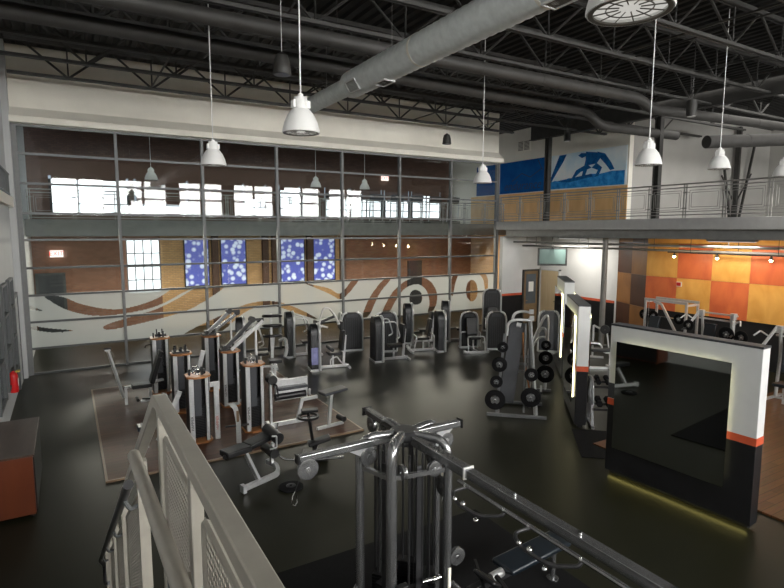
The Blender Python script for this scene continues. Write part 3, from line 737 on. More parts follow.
# exit sign behind glass and one upstairs
def exit_sign(loc, label):
    r = empty('exit_sign', loc, 0, label, 'exit sign')
    MB().b(-.22, .22, -.03, .03, 0, .26).build('box', M['exitb'], r)
    text('lettering', 'EXIT', .24, M['exit'], Matrix.Translation((0, -.035, .13)) @ RX90, r)
    return r
exit_sign((-.35, 24.9, 3.16), 'lit red exit sign over the dark doorway in the brick hall')
exit_sign((15.4, 26.9, 6.95), 'lit red exit sign upstairs behind the top of the glass wall')

# ================================================================== LEFT FOREGROUND: STAIR RAIL
def lattice(mb, p0, p1, q0, q1, nx, ny, w=.0065):
    # sheet between corner points p0-p1 (bottom edge) and q0-q1 (top edge) with real openings
    p0, p1, q0, q1 = map(Vector, (p0, p1, q0, q1))
    for i in range(nx+1):
        t = i/nx; mb.bar(p0.lerp(p1, t), q0.lerp(q1, t), .003, w)
    for j in range(ny+1):
        t = j/ny; mb.bar(p0.lerp(q0, t), p1.lerp(q1, t), .003, w)
r = empty('stair_railing', (.2, 1.71, 2.72), 0, 'beige metal stair guard rail with perforated panels in the foreground', 'railing')
def Lc(x, y, z): return (x-.2, y-1.71, z-2.72)
E1 = Vector(Lc(.15, 6.2, .92))
MB().tube([Lc(.212, -.2, 3.70), Lc(.212, 1.73, 3.70), Lc(.182, 6.15, .94)], .0185, 4, bend=.04, sq=1).build('top_rail', M['rail'], r, bev=.003)
for y in (1.68, 1.20, .3):
    MB().b(-.002, .026, y-1.71-.015, y-1.71+.015, .0, .966).build('post', M['rail'], r, bev=.003)
for y0, y1 in ((1.63, 1.25), (1.11, .40)):
    A = [Lc(.212, y0, 2.82), Lc(.212, y1, 2.82), Lc(.212, y0, 3.615), Lc(.212, y1, 3.615)]
    mb = MB(); lattice(mb, A[0], A[1], A[2], A[3], int((y0-y1)/.016), 44); mb.build('perforated_panel', M['rail'], r)
    f = MB(); f.tube([A[0], A[1], A[3], A[2]], .009, 6, closed=True, bend=.03); f.build('panel_frame', M['rail'], r)
    MB().b(.0, .012, y1-1.71-.09, y1-1.71+.02, .62, .69).b(.0, .012, y0-1.71-.02, y0-1.71+.09, .2, .27).build('bracket', M['rail'], r)
# handrail
MB().tube([Lc(.175, -.2, 3.51), Lc(.15, 1.90, 3.475)], .019, 16).build('handrail', M['rail'], r)
for y in (1.68, 1.20): MB().tube([Lc(.155, y, 3.47), Lc(.155, y, 3.40), Lc(.20, y, 3.38)], .009, 8, bend=.02).build('bracket', M['dalu'], r)
# descending part
def dl(t, dz): # t along the slope
    return (Vector(Lc(.215, 1.85, 3.61)).lerp(Vector(Lc(.185, 6.1, .97)), t)+Vector((0, 0, dz)))
for t in (.12, .36, .60, .84, 1.0):
    p = dl(t, 0); MB().b(p.x-.02, p.x+.02, p.y-.02, p.y+.02, p.z-.95, p.z-.02).build('post', M['rail'], r)
for a, b in ((.15, .33), (.39, .57), (.63, .81)):
    mb = MB(); lattice(mb, dl(a, -.85), dl(b, -.85), dl(a, -.13), dl(b, -.13), 44, 44, .008); mb.build('perforated_panel', M['rail'], r)
    MB().tube([dl(a, -.85), dl(b, -.85), dl(b, -.13), dl(a, -.13)], .009, 6, closed=True, bend=.03).build('panel_frame', M['rail'], r)
hp = [dl(.06, -.16)+Vector((-.07, 0, 0)), dl(.98, -.16)+Vector((-.07, 0, 0)), dl(1.04, -.2)+Vector((-.03, 0, 0)), dl(1.04, -.42)+Vector((-.03, 0, 0)), dl(.99, -.42)+Vector((0, 0, 0))]
MB().tube(hp, .018, 12, bend=.05).build('handrail', M['gund'], r)
for t in (.12, .36, .60, .84):
    p = dl(t, -.2); MB().tube([p, p+Vector((-.05, 0, -.02)), dl(t, -.17)+Vector((-.07, 0, 0))], .009, 8, bend=.02).build('bracket', M['dalu'], r)
# stairs that carry it (below the picture frame)
st = empty('staircase', (-.4, 1.71, 0), 0, 'steel staircase whose treads lie below the foreground guard rail', 'staircase')
MB().b(-.7, .66, -3.7, 0, 2.56, 2.718).build('landing', M['steel_l'], st)
for k in range(14): MB().b(-.65, .52, .0+k*.31, .33+k*.31, 2.50-k*.18-.04, 2.50-k*.18).build('tread', M['steel_l'], st)
MB().prism([(0, 2.56), (4.42, .02), (4.1, .0), (0, 2.36)], (.53, .56), 'yz').build('stringer', M['steel_l'], st)
MB().prism([(0, 2.56), (4.42, .02), (4.1, .0), (0, 2.36)], (-.70, -.67), 'yz').build('stringer', M['steel_l'], st)
MB().b(-.68, -.6, -3.6, -3.5, 0, 2.56).b(.5, .58, -3.6, -3.5, 0, 2.56).b(-.68, -.6, -.2, -.1, 0, 2.56).b(.5, .58, -.2, -.1, 0, 2.56).build('support_leg', M['steel_l'], st)

# ---- cabinet & extinguisher on the left
r = empty('wood_cabinet', (-.93, 10.2, 0), 0, 'cherry wood cabinet with dark top against the left wall', 'cabinet')
MB().b(-.33, .33, -.93, .9, .05, .93).build('body', M['cherry'], r, bev=.006)
MB().b(-.345, .35, -.95, .93, .932, .965).build('top', M['ctop'], r, bev=.005)
MB().b(.331, .345, -.9, .87, .08, .9).build('side_panel', M['black'], r)
for sx, sy in ((-.28, -.85), (.28, -.85), (-.28, .8), (.28, .8)): MB().cyl((sx, sy, 0), (sx, sy, .05), .03).build('foot', M['black'], r)
r = empty('fire_extinguisher', (-1.20, 14.75, .55), 0, 'red fire extinguisher with a yellow tag on the left wall', 'fire extinguisher')
MB().lathe([(.03, 0), (.085, .01), (.09, .03), (.09, .38), (.07, .45), (.03, .48), (.03, .50)], n=20).build('cylinder', M['redp'], r)
MB().b(-.03, .03, -.02, .10, .50, .53).b(-.02, .02, -.02, .12, .55, .57).build('valve', M['black'], r)
MB().tube([(0, .05, .52), (.08, .12, .45), (.07, .12, .15)], .012, 8, bend=.06).build('hose', M['black'], r)
MB().b(.05, .13, -.04, .1, .47, .49).build('tag', M['yellow'], r); MB().b(.086, .092, -.05, .05, .15, .32).build('sticker', M['paper'], r)
MB().b(-.10, -.085, -.05, .05, .2, .4).build('wall_bracket', M['steel'], r)

# ================================================================== PARTITIONS
def partition(label, p0, ang, L, T, H, mir_left, mir_right):
    # p0: near left corner; runs along local +x for L, thickness to local -y
    r = empty('mirror_partition', (*p0, 0), ang, label, 'partition')
    MB().b(0, L, -T, 0, .07, 1.24).build('black_base', M['blackw'], r, bev=.004)
    MB().b(.05, L-.05, -T+.07, -.07, 0, .07).build('toe_kick', M['black'], r)
    MB().b(-.004, L+.004, -T-.004, .004, 1.24, 1.35).build('orange_stripe', M['red'], r)
    MB().b(0, L, -T, 0, 1.35, H).build('white_top', M['pwhite'], r, bev=.006)
    MB().b(-.005, L+.005, -T-.005, .005, H, H+.03).build('grey_cap', M['slate'], r)
    for side, mm in ((1, mir_left), (-1, mir_right)):
        if not mm: continue
        a, b, z0, z1 = mm
        y = .0 if side > 0 else -T
        def yy(u, v): return sorted((y+side*u, y+side*v))
        Y = yy(.05, .06); MB().b(a, b, Y[0], Y[1], z0, z1).build('mirror', M['mirror'], r)
        Y = yy(.004, .02); f = MB(); i = .09
        f.b(a+i, a+i+.03, Y[0], Y[1], z0+i, z1-i).b(b-i-.03, b-i, Y[0], Y[1], z0+i, z1-i).b(a+i, b-i, Y[0], Y[1], z1-i-.03, z1-i); f.build('backlight_strip', M['led'], r)
    return r
# big one: near end at y=3.65, runs +y
d = Vector((7.9-8.05, 6.05-3.74, 0)); L = d.length
R1 = partition('long white, orange and black mirror partition in the right foreground', (8.05, 3.74), math.atan2(d.y, d.x), L, .22, 2.61, (.36, 2.16, .52, 2.36), None)
t = MB().b(.05, L-.05, -.05, -.03, .058, .0695).build('toe_light', M['led2'], R1)
MB().b(2.17, L-.0, .001, .006, 1.36, 1.62).build('grey_plaque', M['slate'], R1)
an = math.atan2(1.67, 1.48)
partition('angled mirror partition with lit edges, standing end-on in mid room', (9.17, 7.84), an, 2.1, .24, 2.63, (.22, 1.9, .5, 2.45), (.22, 1.9, .5, 2.45))
partition('farther angled mirror partition showing behind the end-on one', (11.86, 10.66), an, 2.0, .26, 2.78, (.2, 2.0, .5, 2.5), (.2, 2.0, .5, 2.5))
# black mat between them
tag(MB().box((8.9, 6.95, .006), (1.5, .9, .012), rz=an).build('rubber_mat', M['rubber']), 'black rubber mat on the floor between the two mirror partitions', 'mat')

# ================================================================== MACHINES
def pad(mb_size, c, name, par, m=None, rx=0, ry=0, rz=0, bev=.02):
    o = MB().box((0, 0, 0), mb_size).build(name, m or M['vinyl'], par, bev=bev)
    o.location = c; o.rotation_euler = (rx, ry, rz); return o
def pulley(c, rad, axis, par, name='pulley', m=None, t=.035):
    o = MB().lathe([(rad*.85, -t/2), (rad, -t/2), (rad, t/2), (rad*.85, t/2)], c, 24, axis, closed=True)
    o.disc(c, rad*.25, t*1.2, axis, 12)
    for k in range(5):
        a = k*2*pi/5; u = {'x': Vector((0, cos(a), sin(a))), 'y': Vector((cos(a), 0, sin(a))), 'z': Vector((cos(a), sin(a), 0))}[axis]
        o.bar(Vector(c)+u*rad*.2, Vector(c)+u*rad*.87, rad*.2, t*.6)
    return o.build(name, m or M['chrome'], par)
PG = 'silver and black weight towers with orange wood caps'
def tower(loc, label, rz=0, h=1.40, extra=None, wheel='y'):
    r = empty('weight_machine', (*loc, .03), rz, label, 'weight machine', PG)
    hexo = [(-.23, -.14), (-.10, -.25), (.12, -.25), (.24, -.12), (.24, .16), (.12, .25), (-.14, .25), (-.23, .14)]
    MB().prism(hexo, (0, .035), 'xy').build('base_plate', M['bronze'], r, bev=.004)
    MB().prism([(x*.98, y*.98) for x, y in hexo], (h-.035, h), 'xy').build('top_plate', M['bronze'], r, bev=.004)
    MB().b(-.20, -.185, -.15, .2, .036, h-.036).b(-.185, .2, .185, .2, .036, h-.036).build('shroud', M['shroud'], r)
    MB().b(.185, .20, -.1, .185, .036, h-.036).build('side_panel', M['green'], r)
    MB().b(-.20, -.11, -.20, -.152, .036, h-.036).build('post', M['silver'], r, bev=.006)
    text('lettering', 'HAMMER', .07, M['black'], Matrix.Translation((-.155, -.203, .42)) @ Matrix.Rotation(radians(-90), 4, 'Y') @ RX90, r)
    MB().b(.11, .17, -.19, -.15, .036, h-.036).build('post', M['silver'], r, bev=.006)
    g = MB(); g.b(-.10, .03, -.185, -.17, .55, h-.04); g.build('stack_guard', M['slate'], r)
    g = MB()
    for k in range(18): g.b(-.10, .10, -.14, .02, .10+k*.034, .10+k*.034+.030)
    g.build('weight_stack', M['stack'], r)
    MB().cyl((-.05, -.06, .04), (-.05, -.06, h-.04), .011, n=8).cyl((.05, -.06, .04), (.05, -.06, h-.04), .011, n=8).build('guide_rod', M['chrome'], r)
    MB().b(-.03, .03, -.05, .05, h, h+.09).b(-.16, -.13, -.03, .03, h, h+.12).b(.06, .10, -.08, -.02, h, h+.16).build('pulley_bracket', M['black'], r)
    if wheel: pulley((-.04, -.06, h+.10), .09, wheel, r)
    return r
# ---- six towers
t1 = tower((1.92, 15.0), 'rear left weight tower beside the reclined seat, nearest the glass wall', wheel=None, h=1.45)
MB().cyl((0, 0, 1.45), (0, 0, 1.58), .03, n=10).cyl((-.06, 0, 1.50), (-.06, 0, 1.66), .016, n=8).cyl((.07, 0, 1.50), (.07, 0, 1.66), .016, n=8).b(-.1, .16, -.05, .05, 1.47, 1.53).build('pivot_bracket', M['black'], t1)
MB().tube([(-.20, -.05, 1.3), (-.34, -.1, 1.28), (-.36, -.1, 1.22)], .014, 8, bend=.03).build('side_handle', M['black'], t1)
t2 = tower((2.12, 13.15), 'middle weight tower of the left column, black pulleys on its cap', wheel=None, h=1.38)
MB().b(-.18, .18, -.1, .1, 1.38, 1.42).cyl((-.12, 0, 1.42), (-.12, 0, 1.56), .03, n=10).cyl((.1, 0, 1.42), (.1, 0, 1.56), .03, n=10).build('pivot_bracket', M['black'], t2)
pulley((.0, -.06, 1.46), .07, 'x', t2, m=M['black']); pulley((-.14, -.06, 1.46), .06, 'x', t2, m=M['black'])
MB().bar((.24, .1, .3), (.52, .1, 1.35), .05, .1).build('swing_arm', M['silver'], t2)
t3 = tower((2.08, 11.1), 'nearest left weight tower with a white spoked pulley on top, beside the stair rail', h=1.34)
pulley((.12, -.06, 1.41), .055, 'x', t3, m=M['black'])
MB().b(.28, .38, -.14, -.08, .0, 1.16).b(.20, .40, -.13, -.09, 1.08, 1.18).build('front_upright', M['silver'], t3, bev=.006)
text('lettering', 'HAMMER', .07, M['red'], Matrix.Translation((.33, -.143, .34)) @ Matrix.Rotation(radians(-90), 4, 'Y') @ RX90, t3)
MB().bar((-.75, .1, .10), (-.32, .1, 1.02), .05, .09).bar((-.75, .1, .04), (.0, .1, .04), .05, .07).build('seat_frame', M['silver'], t3)
pad((.10, .3, .55), (-.70, .1, .75), 'backrest', t3, M['navy'], ry=radians(25)); pad((.34, .3, .08), (-.95, .1, .42), 'seat', t3, M['navy'])
MB().bar((-.95, .1, .0), (-.95, .1, .38), .05).build('seat_post', M['silver'], t3)
t4 = tower((3.12, 14.6), 'rear middle weight tower with two raised grey arms', wheel=None, h=1.46)
t5 = tower((3.2, 13.05), 'middle weight tower with a long silver diagonal bar rising to the right', wheel=None, h=1.34)
def raised(par, h, x1, z1, m1, m2):
    MB().b(-.22, .12, -.09, .09, h, h+.05).cyl((-.12, -.1, h+.08), (-.12, .1, h+.08), .05, n=12).build('pivot', M['black'], par)
    MB().bar((-.12, -.07, h+.05), (x1-.15, -.07, z1), .05, .09).build('lever_arm', m1, par, bev=.006)
    MB().bar((.02, .08, h+.02), (x1+.1, .08, z1-.08), .05, .08).build('lever_arm', m2, par, bev=.006)
    MB().cyl((x1-.15, -.11, z1+.02), (x1-.15, .03, z1+.02), .075, n=14).cyl((x1+.1, .04, z1-.06), (x1+.1, .16, z1-.06), .07, n=14).b(x1-.2, x1+.15, -.02, .02, z1-.03, z1+.03).build('roller', M['black'], par)
raised(t4, 1.46, .62, 2.04, M['dsilver'], M['gunm'])
MB().bar((.36, .12, .1), (.60, .12, .1), .05).bar((.55, .1, 0), (.55, .1, 1.95), .035).build('rear_upright', M['silver'], t4)
raised(t5, 1.34, .70, 2.02, M['gund'], M['silver'])
MB().bar((.02, -.12, 1.36), (.80, -.12, 2.0), .03, .07).build('diagonal_bar', M['silver'], t5)
MB().bar((.24, .05, .05), (.7, .05, .05), .05).bar((.66, .05, 0), (.66, .05, 1.9), .05).build('rear_upright', M['silver'], t5)
t6 = tower((3.2, 11.15), 'nearest right weight tower with the chrome lettered post, joined to a padded bench', h=1.43)
MB().bar((.28, -.1, .05), (1.35, -.1, .05), .05, .09).bar((.34, -.1, .02), (.34, -.1, 1.05), .05, .08).bar((.92, -.1, .05), (1.05, -.1, .52), .05, .07).bar((1.05, -.1, .5), (1.4, -.1, .52), .05, .07).b(.30, .38, -.4, .2, .0, .05).build('bench_frame', M['silver'], t6, bev=.005)
MB().bar((.42, -.15, .80), (1.15, -.15, .80), .04, .46).bar((1.12, -.35, .80), (1.12, -.35, .66), .04).bar((1.12, .05, .80), (1.12, .05, .66), .04).build('arm_table', M['silver'], t6, bev=.01)
pad((.66, .38, .06), (.77, -.15, .86), 'arm_pad', t6, M['slate'])
MB().cyl((.42, -.15, .66), (1.1, -.15, .66), .075, n=16).build('roller_pad', M['vinyl'], t6)
MB().cyl((.36, -.22, 1.05), (.36, .02, 1.05), .10, n=18).tube([(.34, -.1, 1.0), (.42, -.3, .95), (.44, -.3, .7)], .02, 8, bend=.05).build('cam', M['black'], t6)
r = empty('foot_plate_post', (2.72, 10.55, .03), radians(-12), 'short curved silver foot post standing between the two nearest weight towers', 'foot post')
MB().tube([(0, 0, 0), (0, 0, .42), (-.05, 0, .72), (-.12, .0, .80)], .045, 4, bend=.1, sq=.5).build('post', M['silver'], r)
MB().box((-.10, -.0, .80), (.22, .09, .02)).build('plate', M['silver'], r); MB().b(-.25, .2, -.02, .02, .34, .37).build('peg', M['black'], r); MB().box((-.012, -.035, .55), (.05, .01, .22)).build('sticker', M['edge'], r)
# reclined seat at the far left
r = empty('recline_bench', (1.15, 14.25, .03), 0, 'reclined black seat with perforated white beam and a long slanting white bar', 'exercise seat')
MB().bar((-.15, .05, .42), (.75, .25, .46), .10, .05).build('beam', M['silver'], r, bev=.006)
h_ = MB()
for k in range(9): h_.cyl((-.05+k*.08, .055+.0178*k-.052, .43), (-.05+k*.08, .05+.0178*k-.062, .43), .012, n=8)
h_.build('beam_hole', M['black'], r)
MB().bar((-.12, .05, .0), (-.12, .05, .42), .06).bar((.42, .1, 0), (.42, .1, .4), .05).bar((.2, .1, .02), (.62, .1, .02), .05).build('support', M['silver'], r)
MB().bar((-.16, .1, .16), (-.44, .47, 1.30), .055).b(-.50, -.38, .40, .54, 1.27, 1.31).build('slanted_bar', M['silver'], r)
MB().cyl((-.52, .45, 1.33), (-.36, .45, 1.33), .03, n=10).build('grip', M['black'], r)
pad((.44, .34, .09), (.22, -.05, .46), 'seat', r)
pad((.10, .36, .66), (.55, .0, .80), 'backrest', r, ry=radians(18))
pad((.10, .3, .14), (.67, .0, 1.18), 'headrest', r, ry=radians(18))
MB().bar((.2, -.25, .18), (.55, -.3, .14), .04).cyl((.1, -.35, .18), (.1, -.1, .18), .035, n=10).cyl((.5, -.42, .14), (.5, -.2, .14), .035, n=10).build('foot_peg', M['black'], r)

# ---- selector machines along the glass
SG = 'silver edged selector machines near the glass wall'
def shroud_pts(w, h, cut=.12):
    a = w/2; return [(-a, .06), (a, .06), (a, h-.28), (a-.03, h-.14), (a-cut, h-.03), (a-cut-.08, h), (-a+cut+.08, h), (-a+cut, h-.03), (-a+.03, h-.14), (-a, h-.28)]
def selector(label, loc, rz, w=.6, d=.22, h=1.5, mod='seat', side='x', ribs=True, tubes='both', sm=None):
    r = empty('weight_machine', (*loc, 0), rz, label, 'weight machine', SG)
    MB().prism(shroud_pts(w, h), (-d/2, d/2), 'xz').build('shroud', sm or M['shroud'], r, bev=.02)
    if ribs:
        mb = MB()
        for s_ in (-1, 1):
            for k in range(-3, 4): mb.b(k*w*.11-.008, k*w*.11+.008, s_*d/2-.004, s_*d/2+.007, .15, h-.2)
        for s_ in (-1, 1):
            for k in (-1, 1): mb.b(s_*w/2-.006, s_*w/2+.012, k*d*.22-.014, k*d*.22+.014, .12, h-.32)
        mb.build('shroud_rib', M['slate'], r)
    MB().b(-w*.28, w*.28, -d/2-.012, -d/2+.002, h-.17, h-.06).build('badge', M['slate'], r)
    for s_ in ((-1, 1) if tubes == 'both' else ((1,) if tubes == 'r' else (-1,))):
        a = s_*(w/2+.03)
        MB().tube([(a, -d/2+.02, 0.02), (a, -d/2+.02, h-.22), (a-s_*.08, -d/2+.02, h-.03), (a-s_*.2, -d/2+.03, h+.0)], (.045 if tubes != 'both' else .034), 12, bend=.1).build('frame_tube', M['silver'], r)
    g = MB().b(-w/2-.02, w/2+.02, -d/2-.02, d/2+.02, 0, .055); g.build('base', M['silver'], r, bev=.006)
    u = {'x': Vector((1, 0, 0)), '-x': Vector((-1, 0, 0)), 'y': Vector((0, 1, 0)), '-y': Vector((0, -1, 0))}[side]
    off = (w/2 if 'x' in side else d/2); q = lambda s, t, z: tuple(u*(off+s)+Vector((-u.y, u.x, 0))*t+Vector((0, 0, z)))
    ang = math.atan2(u.y, u.x)
    if mod:
        MB().bar(q(.0, 0, .05), q(.95, 0, .05), .06, .08).bar(q(.92, -.28, .03), q(.92, .28, .03), .06).bar(q(.45, 0, .05), q(.45, 0, .42), .05).build('base_frame', M['silver'], r, bev=.006)
        pad((.42, .40, .08), q(.48, 0, .47), 'seat', r, rz=ang)
        if mod in ('seat', 'press', 'lat'):
            MB().bar(q(.78, 0, .05), q(.85, 0, 1.0), .05, .07).build('back_post', M['silver'], r)
            pad((.09, .38, .62), q(.74, 0, .86), 'backrest', r, rz=ang, ry=radians(6))
        if mod == 'press':
            MB().tube([q(.05, -.3, 1.3), q(.4, -.34, 1.32), q(.55, -.34, .8), q(.4, -.34, .74)], .022, 10, bend=.12).build('press_arm', M['silver'], r)
            MB().tube([q(.05, .3, 1.3), q(.4, .34, 1.32), q(.55, .34, .8), q(.4, .34, .74)], .022, 10, bend=.12).build('press_arm', M['silver'], r)
        if mod == 'lat':
            MB().bar(q(0, 0, 1.42), q(.55, 0, 1.62), .05, .08).build('top_boom', M['shroud'], r)
            MB().tube([q(.02, -.40, 1.36), q(-.06, -.42, 1.44), q(.02, -.40, 1.78), q(.08, -.38, 1.92), q(.26, -.36, 1.92), q(.44, -.34, 1.70), q(.54, -.32, 1.46)], .024, 10, bend=.1).build('handle_bar', M['white'], r)
            MB().tube([q(.0, -.40, 1.40), q(.20, -.40, 1.34)], .03, 8).tube([q(.53, -.32, 1.50), q(.56, -.32, 1.40)], .045, 8).build('grip', M['white'], r)
            pad((.09, .36, .26), q(.70, 0, 1.32), 'headrest', r, rz=ang)
            MB().bar(q(.26, -.36, 1.90), q(.50, -.05, 1.64), .03).build('handle_link', M['shroud'], r)
            MB().cyl(q(.36, -.3, .62), q(.36, .3, .62), .06, n=14).build('thigh_roller', M['vinyl'], r)
            MB().tube([q(.3, -.3, .1), q(.3, -.3, .35), q(.5, -.3, .42), q(.62, -.2, .25), q(.8, -.2, .06)], .02, 8, bend=.06).build('foot_frame', M['white'], r)
        if mod == 'leg':
            MB().cyl(q(.72, -.3, .28), q(.72, .3, .28), .06, n=14).cyl(q(.3, -.3, .62), q(.3, .3, .62), .06, n=14).build('roller_pad', M['vinyl'], r)
            MB().tube([q(.2, -.3, .6), q(.5, -.3, .62), q(.72, -.3, .28)], .02, 8, bend=.1).tube([q(.2, .3, .6), q(.5, .3, .62), q(.72, .3, .28)], .02, 8, bend=.1).build('leg_arm', M['silver'], r)
            pad((.09, .38, .5), q(.20, 0, .80), 'backrest', r, rz=ang, ry=radians(-8))
        if mod == 'frame':
            MB().tube([q(.15, -.36, .06), q(.15, -.36, .62), q(.15, .36, .62), q(.15, .36, .06)], .024, 10, bend=.08).build('foot_hoop', M['silver'], r)
            MB().tube([q(.85, -.3, .06), q(.75, -.3, .56), q(.75, .3, .56), q(.85, .3, .06)], .024, 10, bend=.08).build('foot_hoop', M['silver'], r)
            MB().bar(q(.9, -.42, .05), q(.9, .42, .05), .06).cyl(q(.9, -.5, .07), q(.9, -.42, .07), .06, n=12).build('front_foot', M['silver'], r)
            pad((.09, .40, .6), q(.25, 0, .85), 'backrest', r, rz=ang, ry=radians(-10))
    return r
R = radians
selector('slim selector machine closest to the swirl film, left of the blue placard machine', (6.25, 17.35), R(80), .52, .26, 1.52, 'press', '-y', tubes='l')
s2 = selector('selector machine with white arched pulldown bar and blue violet placard', (6.28, 15.3), R(80), .5, .28, 1.42, 'lat', '-y', tubes='l')
MB().b(.0, .24, -.168, -.158, .18, .75).build('placard', M['placard'], s2, loc=(-.05, .0, 0))
MB().b(-.26, -.25, -.13, .13, .2, .72).build('placard', M['placard'], s2)
selector('wide selector machine showing its ribbed back, between the pulldown and its neighbour', (8.45, 17.1), R(-14), .70, .2, 1.36, 'press', 'y')
selector('slim selector machine with white edge in the centre of the row', (8.45, 15.3), R(80), .55, .28, 1.48, 'press', '-y', tubes='l')
selector('wide selector machine just right of the central white edged one', (9.40, 16.35), R(-16), .70, .2, 1.40, 'seat', 'y')
selector('tall dark selector machine behind the one with square foot hoops', (10.9, 17.3), R(70), .5, .3, 1.50, 'seat', '-y', tubes='l')
selector('selector machine with square silver foot hoops at its front', (11.15, 15.6), R(70), .62, .28, 1.42, 'frame', 'y', tubes='l')
selector('tall dark selector machine behind the low framed leg machine', (12.35, 16.9), R(60), .5, .3, 1.55, 'seat', '-y', tubes='l')
selector('leg machine with rounded silver shoulders and a low front frame', (12.35, 15.5), R(-20), .60, .24, 1.30, 'frame', '-y')
selector('tallest selector machine, standing in the corner by the glass wall end', (15.25, 17.6), R(-35), .68, .24, 1.78, 'leg', '-y')
selector('black backed selector machine left of the plate rack', (13.0, 14.75), R(-30), .62, .24, 1.36, 'seat', 'y')
selector('grey backed selector machine right of the plate rack by the tan door', (14.35, 13.5), R(-40), .72, .2, 1.45, 'press', 'y', sm=M['slate'])
selector('dark selector machine with stacked black arms behind the raised grey arms', (4.35, 16.35), R(75), .42, .26, 1.62, 'press', '-y', tubes='l')
# curved arm station behind the raised arms
r = empty('curl_machine', (5.0, 15.35, .03), R(-10), 'silver and black arm machine with stacked curved pads behind the silver diagonal bar', 'weight machine')
MB().bar((0, .1, 0), (0, .1, 1.75), .06, .08).bar((-.05, .1, .04), (.0, -.8, .04), .06).bar((-.3, -.8, .03), (.3, -.8, .03), .06).build('frame', M['silver'], r, bev=.006)
for z in (1.70, 1.42, 1.12): MB().tube([(-.22, .1, z), (-.24, -.16, z+.04), (-.1, -.28, z+.05), (.14, -.28, z+.05), (.26, -.16, z+.02), (.24, .1, z)], .045, 10, bend=.1).build('curved_pad', M['vinyl'], r)
MB().tube([(.24, .1, .95), (.38, -.1, 1.05), (.38, -.3, .75), (.3, -.4, .55)], .05, 10, bend=.12).build('side_shell', M['silver'], r)
pad((.36, .36, .08), (0, -.5, .5), 'seat', r); MB().bar((0, -.5, .05), (0, -.5, .46), .05).build('seat_post', M['silver'], r)

# ---- leg curl bench and stands on the floor before the platform
r = empty('leg_curl_bench', (2.55, 8.95, 0), R(12), 'low black leg curl bench with silver L-shaped foot on the dark floor', 'bench')
MB().tube([(-.42, -.42, .08), (.30, -.30, .08), (.42, -.02, .10), (.36, .2, .12)], .04, 4, bend=.12, sq=.8).box((-.42, -.42, .08), (.06, .12, .12)).build('base_rail', M['silver'], r)
MB().bar((-.1, -.36, .08), (-.15, -.02, .46), .05, .07).build('pedestal', M['silver'], r)
pad((.46, .28, .10), (-.30, .05, .54), 'seat_pad', r, rz=R(5)); pad((.5, .28, .09), (.16, .12, .58), 'back_pad', r, ry=R(-6), rz=R(8))
MB().cyl((.40, -.15, .62), (.44, .32, .66), .10, n=18).build('roller_pad', M['vinyl'], r)
MB().cyl((.30, -.18, .38), (.34, .25, .38), .08, n=18).build('roller_pad', M['vinyl'], r)
MB().tube([(.20, -.2, .5), (.33, -.2, .5), (.33, -.2, .7), (.24, -.2, .72)], .014, 8, bend=.02).bar((.36, .05, .12), (.4, .05, .5), .05).build('lever', M['silver'], r)
MB().sph((-.48, .0, .5), .06).cyl((-.55, -.05, .52), (-.40, .2, .52), .03, n=10).build('hand_grip', M['black'], r)
r = empty('weight_plate', (2.95, 8.25, 0), 0, 'flat black plate lying on the floor in front of the leg curl bench', 'weight plate')
MB().disc((0, 0, .02), .20, .04, 'z', 28, hole=.03).build('rim', M['rubber'], r); MB().disc((0, 0, .045), .08, .012, 'z', 20, hole=.028).build('hub', M['black'], r)
r = empty('seated_bench', (3.72, 9.15, 0), R(-15), 'small black stand with ring hand grips and grey looped tube near the platform corner', 'exercise stand')
MB().tube([(-.62, .35, .62), (-.72, .1, .30), (-.60, -.1, .10), (-.2, -.15, .06), (.2, -.1, .05)], .022, 10, bend=.12).build('loop_tube', M['gunm'], r)
MB().prism([(-.26, -.2), (.24, -.22), (.28, .2), (-.16, .25)], (.02, .12), 'xy').build('foot_block', M['black'], r, bev=.02)
MB().bar((.02, .0, .1), (-.08, .05, .88), .045).build('post', M['black'], r)
MB().lathe([(.165, -.02), (.20, -.02), (.20, .02), (.165, .02)], (-.08, .05, .80), 24, 'z', closed=True).tube([(-.28, .05, .8), (.12, .05, .8)], .012, 8).tube([(-.08, -.15, .8), (-.08, .25, .8)], .012, 8).build('ring_grip', M['black'], r)
MB().box((-.06, .0, .93), (.30, .16, .05)).build('console', M['black'], r, bev=.01)
pad((.42, .22, .07), (.10, -.05, .36), 'saddle', r, ry=R(-14))
MB().bar((.0, 0, .1), (.08, -.04, .34), .05).build('saddle_post', M['gund'], r)
r = empty('preacher_pad', (4.62, 10.45, .03), R(8), 'flat black pad on a silver post at the right corner of the platform', 'pad stand')
pad((.58, .3, .07), (.1, 0, .78), 'pad', r, M['slate'], ry=R(-4)); MB().bar((-.02, 0, .0), (.06, 0, .74), .05, .07).bar((-.3, 0, .03), (.35, 0, .03), .06).build('post', M['silver'], r, bev=.005)
MB().cyl((.3, -.12, .14), (.3, .12, .14), .06, n=14).build('roller_pad', M['vinyl'], r)

